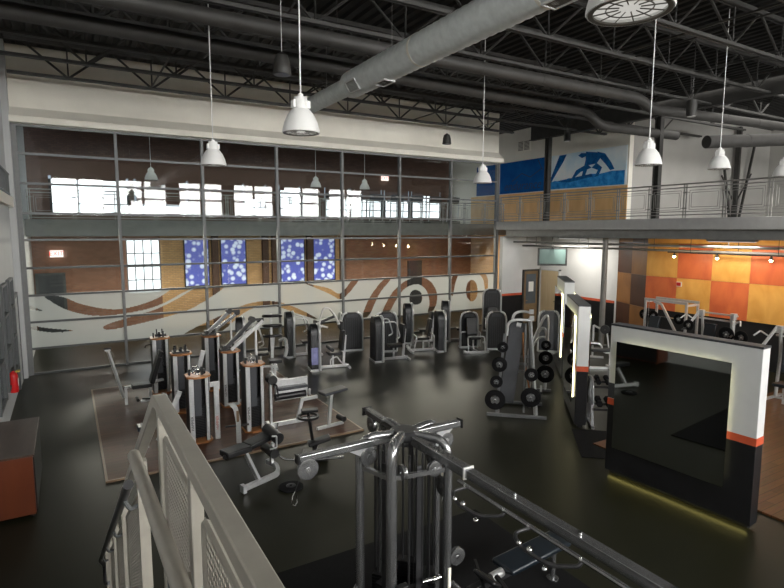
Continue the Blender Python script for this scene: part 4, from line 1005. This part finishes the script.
# ================================================================== MULTI STATION (foreground)
ms = empty('multi_station', (2.71, 4.35, .018), 0, 'large grey multi station cable machine with radiating arms in the foreground', 'cable machine')
HZ = 2.265
MB().lathe([(.02, HZ+.02), (.12, HZ+.02), (.145, HZ), (.145, HZ-.05), (.12, HZ-.08), (.02, HZ-.08)], n=32).build('hub_cap', M['gund'], ms)
for k, an in enumerate((172, 222, 300, 12, 88)):
    a = R(an); u = Vector((cos(a), sin(a), 0)); R_ = .46 if k != 1 else .42
    P = [u*.10+Vector((0, 0, HZ-.02)), u*(R_)+Vector((0, 0, HZ-.0)), u*R_+Vector((0, 0, .02))]
    if k == 1:
        MB().tube(P, .052, 16, bend=.24).build('upright_tube', M['gunm'], ms)
    else: MB().tube(P, .042, 14, bend=.24).build('upright_tube', M['gunm'], ms)
    MB().cyl(tuple(u*R_), tuple(u*R_+Vector((0, 0, .02))), .09, n=18).build('foot_plate', M['gund'], ms)
# ring braces
br = MB()
pt = [Vector((cos(R(a))*.45, sin(R(a))*.45, 0)) for a in (172, 222, 300, 12, 88)]
for i in range(5):
    for z in (1.98, .12): br.bar(pt[i]+Vector((0, 0, z)), pt[(i+1) % 5]+Vector((0, 0, z)), .04)
br.build('ring_brace', M['gunm'], ms)
# stacks: four weight columns with guide rods and cables between the uprights
for i, an in enumerate((200, 265, 330, 45, 130)):
    a = R(an); u = Vector((cos(a), sin(a), 0))*.24; v = Vector((-sin(a), cos(a), 0))
    rods = MB()
    for s_ in (-1, 1): rods.cyl(u+v*.07*s_+Vector((0, 0, .05)), u+v*.07*s_+Vector((0, 0, 2.12)), .012, n=8)
    rods.build('guide_rod', M['gund'], ms)
    g = MB()
    for k in range(22): g.box((u.x, u.y, .10+k*.032+.013), (.11, .24, .027), rz=a)
    g.build('weight_stack', M['stack'], ms)
    MB().box((u.x*1.25, u.y*1.25, 1.06), (.015, .05, 1.95), rz=a).build('rod_cover', M['gund'], ms)
    MB().cyl(u*.85+Vector((0, 0, .75)), u*.85+Vector((0, 0, 2.1)), .005, n=5).build('cable', M['black'], ms)
def arm(u, L, name='pulley_arm', z=HZ-.04, w=.075, drop=0, start=.12):
    u = Vector(u); a = u*start+Vector((0, 0, z)); b = u*L+Vector((0, 0, z-drop))
    return MB().tube([a, b], w/2, 4, sq=1).build(name, M['gunm'], ms, bev=.015)
a1 = arm((-1, .02, 0), 1.08, drop=.02)
MB().b(-1.095, -1.08, -.02, .06, HZ-.10, HZ-.02).build('end_cap', M['black'], a1)
def gusset(u, s0, s1, z=HZ-.075, t=.012):
    u = Vector(u); n = Vector((-u.y, u.x, 0))
    pts = [(s0, z), (s1, z), (s0, z-.16)]
    mb = MB(); vs = []
    for o_ in (-t, t):
        vs.append([mb.bm.verts.new(u*p[0]+n*o_+Vector((0, 0, p[1]))) for p in pts])
    mb.bm.faces.new(vs[0]); mb.bm.faces.new(vs[1][::-1])
    for i in range(3): mb.bm.faces.new((vs[0][i], vs[1][i], vs[1][(i+1) % 3], vs[0][(i+1) % 3]))
    return mb.build('gusset', M['silver'], ms)
gusset((-1, .02, 0), .34, .62); 
def wheel(c, rad, axis, name='pulley_wheel', par=None):
    o = MB().lathe([(.012, -.022), (rad*.8, -.022), (rad, -.018), (rad*.93, 0), (rad, .018), (rad*.8, .022), (.012, .022)], c, 28, axis, closed=True).build(name, M['gunm'], par or ms)
    MB().disc(c, rad*.22, .06, axis, 14).build('axle_cap', M['chrome'], o); return o
wheel((-1.0, .0, HZ-.16), .095, 'y'); wheel((-.40, .0, HZ-.17), .085, 'y')
MB().cyl((-1.07, 0, HZ-.22), (-1.12, 0, HZ-.34), .004, n=5).cyl((-.4, 0, HZ-.085), (-1.0, 0, HZ-.065), .004, n=5).build('cable', M['black'], ms)
MB().tube([(-1.12, 0, HZ-.34), (-1.14, 0, HZ-.38), (-1.15, 0, HZ-.45), (-1.12, 0, HZ-.47), (-1.10, 0, HZ-.44), (-1.105, 0, HZ-.38)], .006, 6, closed=True).build('carabiner', M['chrome'], ms)
MB().tube([(-.96, .1, HZ-.14), (-.86, .16, HZ-.16), (-.58, .16, HZ-.20)], .014, 8, bend=.03).build('cross_handle', M['gunm'], ms)
a2 = arm((.03, 1, 0), .82); gusset((.03, 1, 0), .42, .60)
MB().b(-.03, .08, .82, .835, HZ-.09, HZ-.0).build('end_cap', M['black'], a2); wheel((.02, .70, HZ-.16), .085, 'x')
a3 = arm((1, 0, 0), .66); gusset((1, 0, 0), .38, .58)
MB().b(.66, .675, -.045, .045, HZ-.085, HZ+.005).build('end_cap', M['black'], a3); wheel((.5, .0, HZ-.19), .08, 'y')
# long bridge toward the stair
MB().tube([(.02, -.14, HZ-.05), (.02, -.95, HZ-.05)], .045, 4, sq=1).build('bridge_sleeve', M['gunm'], ms, bev=.012)
MB().tube([(.02, -.86, HZ-.05), (.02, -4.05, HZ-.05)], .038, 4, sq=1).tube([(-.075, -.95, HZ-.10), (-.075, -4.05, HZ-.10)], .018, 10).build('bridge_beam', M['gunm'], ms, bev=.01)
c = MB()
for k in range(6): c.cyl((.02, -.40-k*.07, HZ-.006), (.02, -.40-k*.07, HZ+.001), .010, n=10)
c.build('adjust_hole', M['black'], ms)
MB().b(-.032, .072, -.965, -.952, HZ-.102, HZ+.0).build('sleeve_rim', M['white'], ms)
b_ = MB()
for y in (-1.5, -2.1, -2.75): b_.cyl((.02, y, HZ-.01), (.02, y, HZ+.006), .016, n=10)
b_.build('bolt', M['chrome'], ms)
# pull-up handle loops under the bridge
for y in (-1.22, -1.92):
    h = MB().tube([(-.08, y+.16, HZ-.11), (-.20, y+.20, HZ-.13), (-.24, y+.08, HZ-.16), (-.20, y-.14, HZ-.18), (-.10, y-.28, HZ-.14), (-.07, y-.28, HZ-.11)], .014, 10, bend=.06).build('handle_loop', M['gund'], ms)
    MB().sph((-.22, y+.02, HZ-.15), .024).sph((-.235, y+.10, HZ-.14), .02).sph((-.08, y+.17, HZ-.10), .018).sph((-.08, y-.28, HZ-.10), .018).sph((-.16, y-.06, HZ-.26), .02).build('chrome_knob', M['chrome'], h)
# end column of the bridge (outside the picture)
MB().bar((.02, -4.0, 0), (.02, -4.0, HZ-.09), .09).b(-.25, .29, -4.1, -3.9, 0, .03).build('end_column', M['gunm'], ms)
# hanging pulley beside the right upright
wheel((.24, -.31, 1.78), .10, 'x'); MB().cyl((.24, -.31, 1.88), (.24, -.31, 2.12), .02, n=8).box((.262, -.31, 1.78), (.012, .08, .17)).build('pulley_block', M['paint'], ms)
MB().tube([(.24, -.31, 1.67), (.225, -.31, 1.61), (.23, -.31, 1.55), (.25, -.31, 1.55), (.255, -.31, 1.61)], .006, 6, closed=True).build('carabiner', M['chrome'], ms)
wheel((.10, -.36, 2.0), .075, 'y'); wheel((.24, -.10, 2.02), .09, 'x'); wheel((.38, .10, 2.0), .075, 'x'); wheel((-.22, -.32, 2.02), .07, 'x')
MB().b(.215, .245, -.45, -.42, .80, 1.02).build('instruction_plate', M['paint'], ms)
wheel((.33, -.42, 1.1), .085, 'y')
MB().cyl((-.05, -.40, .95), (.12, -.42, .95), .018, n=14).cyl((.05, -.42, .95), (.14, -.42, .95), .024, n=14).build('adjust_collar', M['chrome'], ms)
MB().b(-.31, -.20, -.42, -.35, .50, .98).sph((-.255, -.43, .86), .02).sph((-.255, -.43, .74), .02).build('adjust_carriage', M['black'], ms, bev=.01)
MB().tube([(-.46, .1, .78), (-.62, .0, .70), (-.68, -.15, .3)], .022, 10, bend=.1).tube([(.30, -.4, .82), (.50, -.42, .60), (.46, -.62, .45)], .025, 10, bend=.1).build('side_hoop', M['gunm'], ms)
# bench attached at right of the machine
bn = empty('cable_row_bench', (4.40, 4.33, .018), R(5), 'long dark navy bench seat under the bridge of the cable machine', 'bench')
pad((1.02, .32, .07), (.06, 0, .48), 'seat_pad', bn, M['navy'], bev=.025)
MB().b(-.95, .50, -.04, .04, .36, .43).build('beam', M['gund'], bn, bev=.006); MB().cyl((-.62, 0, .42), (-.45, 0, .43), .05, n=16).build('chrome_sleeve', M['silver'], bn)
MB().cyl((.44, 0, .02), (.44, 0, .40), .032, n=14).cyl((.44, -.0, .0), (.44, 0, .02), .07, n=16).build('leg', M['gunm'], bn); MB().bar((-.85, 0, 0), (-.85, 0, .38), .05).build('leg', M['gund'], bn)
pad((.16, .3, .05), (-.78, -.1, .53), 'foot_rest', bn, M['black'], ry=R(35)); MB().bar((-.95, -.25, .5), (-.62, .25, .5), .03).cyl((-.7, -.3, .48), (-.66, -.12, .52), .03, n=10).build('foot_bar', M['black'], bn)

# ================================================================== PLATE RACK IN MID ROOM
def plate(loc, rad, az, label, t=.045, par=None):
    r = empty('weight_plate', loc, az, label, 'weight plate', 'black weight plates')
    MB().disc((0, 0, 0), rad, t, 'y', 28, hole=rad*.45).build('rim', M['rubber'], r)
    mb = MB().disc((0, 0, 0), rad*.28, t*.8, 'y', 18, hole=.026)
    for k in range(5):
        a = k*2*pi/5+.3; mb.bar((rad*.25*cos(a), 0, rad*.25*sin(a)), (rad*.5*cos(a), 0, rad*.5*sin(a)), t*.5, rad*.2)
    mb.build('hub', M['dsilver'] if rad > .13 else M['black'], r)
    MB().disc((0, 0, 0), rad*.12, t*1.2, 'y', 12, hole=.02).build('collar_ring', M['silver'], r)
    return r
oz = R(-43.4); OX, OY = 8.62, 9.02
pk = empty('plate_loaded_machine', (OX, OY, 0), oz, 'silver plate loaded machine with a slanted slate panel and curved top arms', 'weight machine')
def W(x, y, z): return (OX+cos(oz)*x-sin(oz)*y, OY+sin(oz)*x+cos(oz)*y, z)
MB().bar((-.66, -.1, .04), (.66, -.1, .04), .07).bar((-.6, .9, .04), (.6, .9, .04), .07).bar((-.42, -.1, .04), (-.42, .9, .04), .07).bar((.42, -.1, .04), (.42, .9, .04), .07).build('base_frame', M['dsilver'], pk, bev=.006)
MB().box((-.13, .30, 1.18), (.34, .05, 1.85), rx=R(-9), ry=R(7)).build('slanted_panel', M['slate'], pk, bev=.01)
MB().bar((-.45, .0, .06), (-.30, .0, 1.9), .05, .06).build('upright', M['dsilver'], pk)
MB().bar((.43, -.05, .06), (.24, .15, 2.25), .055, .07).build('upright', M['silver'], pk); MB().bar((.16, .1, .06), (.16, .25, 2.1), .04, .05).build('upright', M['dsilver'], pk)
MB().bar((.30, .5, .06), (.24, .3, 2.2), .04, .05).build('upright', M['dsilver'], pk)
MB().tube([(-.26, .05, 1.85), (-.24, .05, 2.15), (-.05, .08, 2.22), (.26, .12, 2.20)], .032, 12, bend=.12).build('top_arm', M['silver'], pk)
MB().tube([(-.16, .55, 2.0), (-.12, .55, 2.28), (.05, .58, 2.34), (.30, .5, 2.32)], .032, 12, bend=.12).build('top_arm', M['silver'], pk)
MB().box((.28, .14, 2.25), (.10, .08, .10)).box((.28, .52, 2.34), (.10, .08, .10)).cyl((-.05, .0, 2.12), (.05, .0, 2.10), .05, n=12).build('pivot_block', M['silver'], pk)
MB().bar((.0, .6, .9), (.24, .6, .9), .03, .06).bar((.0, .6, 1.08), (.24, .6, 1.08), .03, .06).bar((.0, .6, 1.26), (.24, .6, 1.26), .03, .06).build('cross_bar', M['dsilver'], pk)
MB().tube([(.1, .2, 1.9), (.12, .3, 1.4), (.2, .3, .9), (.3, .2, .5)], .018, 8, bend=.1).build('lever_bar', M['bronze'], pk)
pg = MB()
pls = [(-.34, -.16, 1.62, .12, 'smallest plate, topmost on the left side of the plate loaded machine'), (-.40, -.16, 1.22, .17, 'second plate from the top on the left side of the plate loaded machine'), (-.46, -.16, .82, .14, 'third plate from the top on the left side of the plate loaded machine'), (-.48, -.16, .40, .23, 'large plate at the lower left of the plate loaded machine'), (.30, -.20, .52, .22, 'large plate at the lower right of the plate loaded machine'), (.30, -.14, 1.02, .15, 'small plate above the large one on the right of the plate loaded machine')]
for x, y, z, rad, lb in pls:
    pg.cyl((x, y-.06, z), (x, 0.02, z), .018, n=10)
    plate(W(x, y, z), rad, oz, lb)
pg.build('plate_peg', M['chrome'], pk)
# arched rack beyond
oz2 = R(-46); OX2, OY2 = 10.55, 10.15
def W2(x, y, z): return (OX2+cos(oz2)*x-sin(oz2)*y, OY2+sin(oz2)*x+cos(oz2)*y, z)
pk2 = empty('plate_tree', (OX2, OY2, 0), oz2, 'arched silver plate tree standing beside the end-on mirror partition', 'plate rack')
MB().bar((-.4, 0, .04), (.25, 0, .04), .06).bar((0, -.3, .04), (0, .35, .04), .06).build('base_frame', M['dsilver'], pk2)
MB().tube([(-.34, .0, .05), (-.34, 0, 1.1), (.0, 0, 1.95), (.10, 0, 2.05), (.13, .0, 1.80), (.10, 0, .05)], .035, 12, bend=.12).build('arched_frame', M['silver'], pk2)
MB().tube([(-.30, .1, 1.2), (-.05, .1, 1.68), (.06, .1, 1.66), (.14, .1, 1.3)], .035, 12, bend=.12).build('inner_arch', M['silver'], pk2)
MB().tube([(-.34, .2, 1.0), (-.1, .2, 1.40), (.08, .2, 1.44), (.12, .2, 1.1), (.12, .05, .9)], .03, 12, bend=.1).build('inner_arch', M['silver'], pk2)
pg = MB()
for z, rad, lb in ((1.26, .13, 'small plate topmost on the arched plate tree'), (.93, .18, 'middle plate on the arched plate tree'), (.50, .23, 'large bottom plate on the arched plate tree')):
    pg.cyl((.09, -.16, z), (.09, .0, z), .018, n=10); plate(W2(.09, -.10, z), rad, oz2, lb)
pg.build('plate_peg', M['chrome'], pk2)
# small machine with dumbbell-like weights near tan door
r = empty('lever_machine', (14.9, 12.1, 0), R(-50), 'small silver lever machine with a black plate before the tan door', 'weight machine')
MB().bar((-.35, 0, .04), (.35, 0, .04), .06).bar((0, 0, .04), (0, 0, 1.1), .06).bar((-.1, 0, 1.0), (-.4, 0, 1.45), .05).bar((0, 0, 1.1), (.42, -.05, .9), .05).bar((.42, 0, .9), (.55, 0, .04), .05).build('frame', M['silver'], r)
MB().disc((.35, -.14, 1.0), .15, .06, 'y', 20).build('end_weight', M['black'], r); MB().tube([(-.4, 0, 1.45), (-.5, -.1, 1.55), (-.5, -.25, 1.5)], .03, 8, bend=.04).build('handle', M['black'], r); pad((.3, .3, .08), (0, -.3, .55), 'seat', r); MB().bar((0, -.3, .52), (0, 0, .3), .04).build('seat_post', M['silver'], r)

# ================================================================== DUMBBELL RACK between partitions
dz = R(-40); DX, DY = 10.2, 7.35
def W3(x, y, z): return (DX+cos(dz)*x-sin(dz)*y, DY+sin(dz)*x+cos(dz)*y, z)
dr = empty('dumbbell_rack', (DX, DY, 0), dz, 'black two tier dumbbell rack between the mirror partitions', 'rack')
for s_ in (-.72, .72):
    MB().bar((s_, -.32, .03), (s_, .34, .03), .06).bar((s_, .25, .03), (s_, .32, 1.0), .06).bar((s_, -.24, .03), (s_, .1, .98), .05).tube([(s_, -.2, .50), (s_, -.10, .96), (s_, .12, 1.05), (s_, .32, .98)], .028, 10, bend=.1).build('side_frame', M['dsilver'], dr)
for y, z in ((-.08, .40), (.12, .84)):
    MB().box((0, y-.10, z), (1.40, .03, .05)).box((0, y+.12, z+.06), (1.40, .03, .05)).build('shelf_rail', M['black'], dr)
ords = ['leftmost', 'second from left', 'third from left', 'fourth from left', 'fifth from left', 'sixth from left', 'seventh from left']
def dumbbell(loc, rz, s, label, tilt):
    r = empty('dumbbell', loc, rz, label, 'dumbbell', 'dumbbells on the two tier rack'); r.rotation_euler.x = tilt
    MB().cyl((0, -.07, 0), (0, .07, 0), .016, n=10).build('handle', M['chrome'], r)
    for q in (-1, 1): MB().lathe([(.02, q*.06), (s*.92, q*.06), (s, q*.075), (s, q*.135), (s*.9, q*.15), (.02, q*.15)], n=6, axis='y').build('head', M['rubber'], r)
for row, (y, z) in enumerate(((-.08, .40), (.12, .84))):
    for k in range(7):
        sz = (.075 if row == 0 else .062)
        dumbbell(W3(-.58+k*.195, y+.01, z+.06+sz+.01), dz, sz, '%s dumbbell on the %s shelf of the two tier rack' % (ords[k], ('lower', 'upper')[row]), R(12))

# ================================================================== MACHINES BY THE CHECKERED WALL
def rack1():
    r = empty('smith_machine', (16.5, 10.45, .0), R(90), 'silver smith machine with loaded bar before the brown and orange panels', 'weight machine')
    # local x runs along +y world (left in view); local y -> -x world
    MB().b(-.72, .72, -.335, -.265, 1.96, 2.04).b(-.72, .72, .265, .335, 1.96, 2.04).build('top_bar', M['silver'], r)
    for x in (-.69, .69):
        for y in (-.30, .30): MB().b(x-.03, x+.03, y-.03, y+.03, 0, 2.0).build('upright', M['silver'], r)
        MB().b(x-.03, x+.03, -.6, .6, 0, .06).b(x-.03, x+.03, -.27, .27, 1.9, 1.96).build('side_rail', M['silver'], r)
        MB().cyl((x*.9, .22, .06), (x*.9, .22, 1.98), .016, n=10).build('guide_rod', M['chrome'], r)
    MB().cyl((-.84, .22, 1.48), (.84, .22, 1.48), .018, n=10).build('bar', M['chrome'], r)
    MB().bar((.1, .35, 1.9), (-.5, .4, 1.0), .05, .07).bar((.1, .35, 1.9), (.35, .35, 1.96), .05, .07).build('swing_arm', M['silver'], r)
    pad((.34, .1, .6), (.28, .42, 1.2), 'backrest', r, M['navy'], rx=R(15)); pad((.34, .5, .08), (.28, .75, .5), 'seat', r, M['navy']); MB().bar((.28, .7, 0), (.28, .7, .46), .06).bar((.28, .4, 0.03), (.28, .9, .03), .06).build('bench_post', M['silver'], r)
    for x, lb in ((.79, 'plate on the left end of the smith machine bar'), (.44, 'plate hanging inside the left of the smith machine'), (-.42, 'plate inside the right of the smith machine')):
        plate((16.5-.22, 10.45+x, 1.48), .16, R(0) if 0 else R(90), 'black weight '+lb)
    return r
rack1()
def press(loc, label, flip=1):
    r = empty('press_machine', (*loc, 0), R(90), label, 'weight machine')
    for x in (-.42, .42): MB().tube([(x*1.1, .0, 0), (x, 0, 1.2), (x, .1, 1.82)], .04, 10, bend=.2).build('upright', M['silver'], r)
    MB().bar((-.55, .0, 1.80), (.55, 0, 1.80), .045).bar((-.55, 0, 1.62), (.55, 0, 1.62), .045).bar((-.5, -.4, .04), (-.5, .7, .04), .07).bar((.5, -.4, .04), (.5, .7, .04), .07).bar((-.5, .0, .04), (.5, 0, .04), .07).build('frame', M['silver'], r)
    for s_ in (-1, 1):
        MB().bar((s_*.50, .08, 1.86), (s_*.68, .42, 1.32), .045, .06).tube([(s_*.6, .25, 1.6), (s_*.78, .3, 1.72), (s_*.86, .45, 1.6)], .02, 8, bend=.04).box((s_*.46, .06, 1.78), (.14, .12, .18)).build('lever_arm', M['silver'], r)
        MB().cyl((s_*.66, .42, 1.33), (s_*.70, .66, 1.28), .024, n=8).build('grip', M['black'], r)
    pad((.34, .1, .75), (.08, .25, 1.15), 'backrest', r, M['navy'], rx=R(8)); pad((.36, .4, .08), (.08, .48, .52), 'seat', r, M['navy'])
    MB().bar((.08, .15, .04), (.08, .15, 1.4), .05).bar((.08, .45, .04), (.08, .45, .48), .05).build('seat_post', M['silver'], r)
    return r
press((16.3, 8.85), 'silver plate loaded press machine in front of the central orange square')
plate((15.85, 8.35, 1.32), .21, R(90), 'bronze-hubbed weight plate on the right horn of the plate loaded press machine')
plate((15.95, 8.0, 1.28), .18, R(90), 'smaller weight plate at the far right of the plate loaded press machine')
plate((15.85, 9.45, 1.42), .16, R(90), 'weight plate on the left horn of the plate loaded press machine')
press((15.2, 6.25), 'plate loaded press machine cut off by the right edge of the picture')
# pec machine and low frames near the round column
r = empty('low_row_frame', (13.9, 11.0, 0), R(-35), 'low silver tube frame on the floor beside the round column', 'exercise frame')
MB().tube([(-.7, 0, .65), (-.5, 0, .8), (.0, 0, .78), (.1, 0, .5), (.5, 0, .48), (.7, 0, .75)], .03, 10, bend=.1).bar((-.45, 0, 0), (-.45, 0, .78), .05).bar((.3, 0, 0), (.3, 0, .5), .05).bar((-.45, -.3, .03), (-.45, .3, .03), .06).bar((.3, -.3, .03), (.3, .3, .03), .06).bar((-.45, 0, .03), (.3, 0, .03), .06).build('frame', M['silver'], r)
pad((.6, .3, .09), (.0, -.05, .60), 'pad', r)
# incline bench at the right edge, near end of the large partition
r = empty('incline_bench', (9.05, 3.25, .03), R(20), 'grey A-framed bench behind the near end of the large mirror partition', 'bench')
MB().bar((-.35, -.28, 0), (-.22, 0, .62), .05, .07).bar((-.35, .28, 0), (-.22, 0, .62), .05, .07).bar((-.3, -.19, .22), (-.3, .19, .22), .04).bar((-.35, -.35, .03), (-.35, .35, .03), .06).build('leg_frame', M['dsilver'], r, bev=.006)
MB().bar((-.3, 0, .55), (.9, 0, .40), .06, .08).bar((.9, -.3, .03), (.9, .3, .03), .06).bar((.9, 0, .03), (.9, 0, .4), .06).build('beam', M['dsilver'], r)
pad((.75, .3, .08), (-.02, 0, .92), 'backrest', r, ry=R(-52)); pad((.42, .32, .08), (.6, 0, .50), 'seat', r)
r = empty('barbell', (10.1, 3.4, 1.02), R(68), 'long black barbell resting on a stand behind the large mirror partition', 'barbell')
MB().cyl((-1.0, 0, 0), (1.0, 0, 0), .016, n=10).build('bar', M['gund'], r); MB().cyl((-1.05, 0, 0), (-.75, 0, 0), .028, n=12).build('sleeve', M['gund'], r); MB().cyl((.75, 0, 0), (1.05, 0, 0), .028, n=12).build('sleeve', M['gund'], r)
r = empty('barbell_stand', (10.1, 3.4, .03), R(68), 'black barbell stand with two posts behind the large mirror partition', 'stand')
for x in (-.5, .5): MB().b(x-.03, x+.03, -.03, .03, 0, .97).b(x-.03, x+.03, -.3, .3, 0, .05).build('post', M['black'], r)

# ================================================================== UPSTAIRS BEHIND THE GLASS: TREADMILLS
def treadmill():
    r = empty('treadmill')
    MB().b(-.38, .38, -.8, .75, .04, .18).build('deck', M['gund'], r, bev=.02); MB().b(-.26, .26, -.78, .6, .181, .19).build('belt', M['rubber'], r)
    for s_ in (-1, 1): MB().tube([(s_*.36, .55, .15), (s_*.36, .62, 1.15), (s_*.34, .25, 1.10)], .03, 8, bend=.1).build('upright', M['silver'], r)
    MB().box((0, .62, 1.25), (.74, .10, .34), rx=R(-15)).build('console', M['gund'], r, bev=.02); MB().box((0, .555, 1.27), (.4, .01, .2), rx=R(-15)).build('screen', M['screen'], r)
    return r
T0 = treadmill(); tx = [9.6, 10.75, 11.9, 13.05, 14.2, 15.35, 16.5, 17.65]
for i, x in enumerate(tx):
    o = T0 if i == 0 else copy_tree(T0); o.location = (x, 24.2, 4.521); o.rotation_euler.z = pi if i % 2 == 0 else pi
    o['label'] = '%s treadmill upstairs behind the glass wall, counted from the left' % ['first', 'second', 'third', 'fourth', 'fifth', 'sixth', 'seventh', 'eighth'][i]; o['category'] = 'treadmill'; o['group'] = 'treadmills upstairs behind the glass wall'
for i, x in enumerate((3.0, 9.9, 12.4)):
    o = copy_tree(L0); o.location = (x, 23.6, 6.15+.0*i)
    for ch in list(o.children):
        if ch.name.startswith('lamp_light'): bpy.data.objects.remove(ch)
        elif ch.name.startswith('stem'): ch.scale.z = .70; ch.location.z = .15
    o['label'] = 'white pendant lamp behind the glass, %s' % ('over the left glowing pane', 'left of the treadmills', 'over the treadmills')[i]; o['category'] = 'pendant lamp'; o['group'] = 'pendant lamps of the hall behind the glass'

# ================================================================== LIGHT
def area(loc, size, sy, e, rot, col=(1, 1, 1), name='fill_light'):
    ld = bpy.data.lights.new(name, 'AREA'); ld.shape = 'RECTANGLE'; ld.size = size; ld.size_y = sy; ld.energy = e; ld.color = col
    o = bpy.data.objects.new(name, ld); C.objects.link(o); o.location = loc; o.rotation_euler = rot; return o
# unseen area lights added to brighten the hall behind the glass
area((3, 23.4, 3.9), 6, .4, 230, (R(-35), 0, 0), (1, .90, .78)); area((10.5, 23.4, 3.9), 7, .4, 330, (R(-35), 0, 0), (1, .88, .74)); area((16.5, 22.4, 3.9), 4, .4, 170, (R(-25), 0, 0), (1, .88, .74))
area((8, 24.0, 8.6), 16, 2, 60, (0, 0, 0), (.9, .95, 1))
# balcony upstairs
area((21, 10, 8.7), 6, 6, 120, (0, 0, 0), (1, .96, .9))
w = bpy.data.worlds.new('World'); S.world = w; w.use_nodes = True
w.node_tree.nodes['Background'].inputs[0].default_value = (.75, .85, 1, 1); w.node_tree.nodes['Background'].inputs[1].default_value = .4
# ================================================================== CAMERA
cd = bpy.data.cameras.new('camera'); cd.sensor_width = 36; cd.sensor_fit = 'HORIZONTAL'; cd.lens = 36*550.04/784; cd.clip_start = .05
co = bpy.data.objects.new('camera', cd); C.objects.link(co); S.camera = co
yaw, pit, rol = R(30.54), R(6.570), R(.105)
f = Vector((sin(yaw)*cos(pit), cos(yaw)*cos(pit), -sin(pit))); rr = Vector((cos(yaw), -sin(yaw), 0)); uu = rr.cross(f)
r2 = cos(rol)*rr+sin(rol)*uu; u2 = -sin(rol)*rr+cos(rol)*uu
co.matrix_world = Matrix(((r2.x, u2.x, -f.x, 0), (r2.y, u2.y, -f.y, 0), (r2.z, u2.z, -f.z, 4.2), (0, 0, 0, 1)))
S.view_settings.view_transform = 'Standard'; S.view_settings.look = 'None'; S.view_settings.gamma = 1; S.view_settings.exposure = .6
try: S.view_settings.use_curve_mapping = False
except Exception: pass
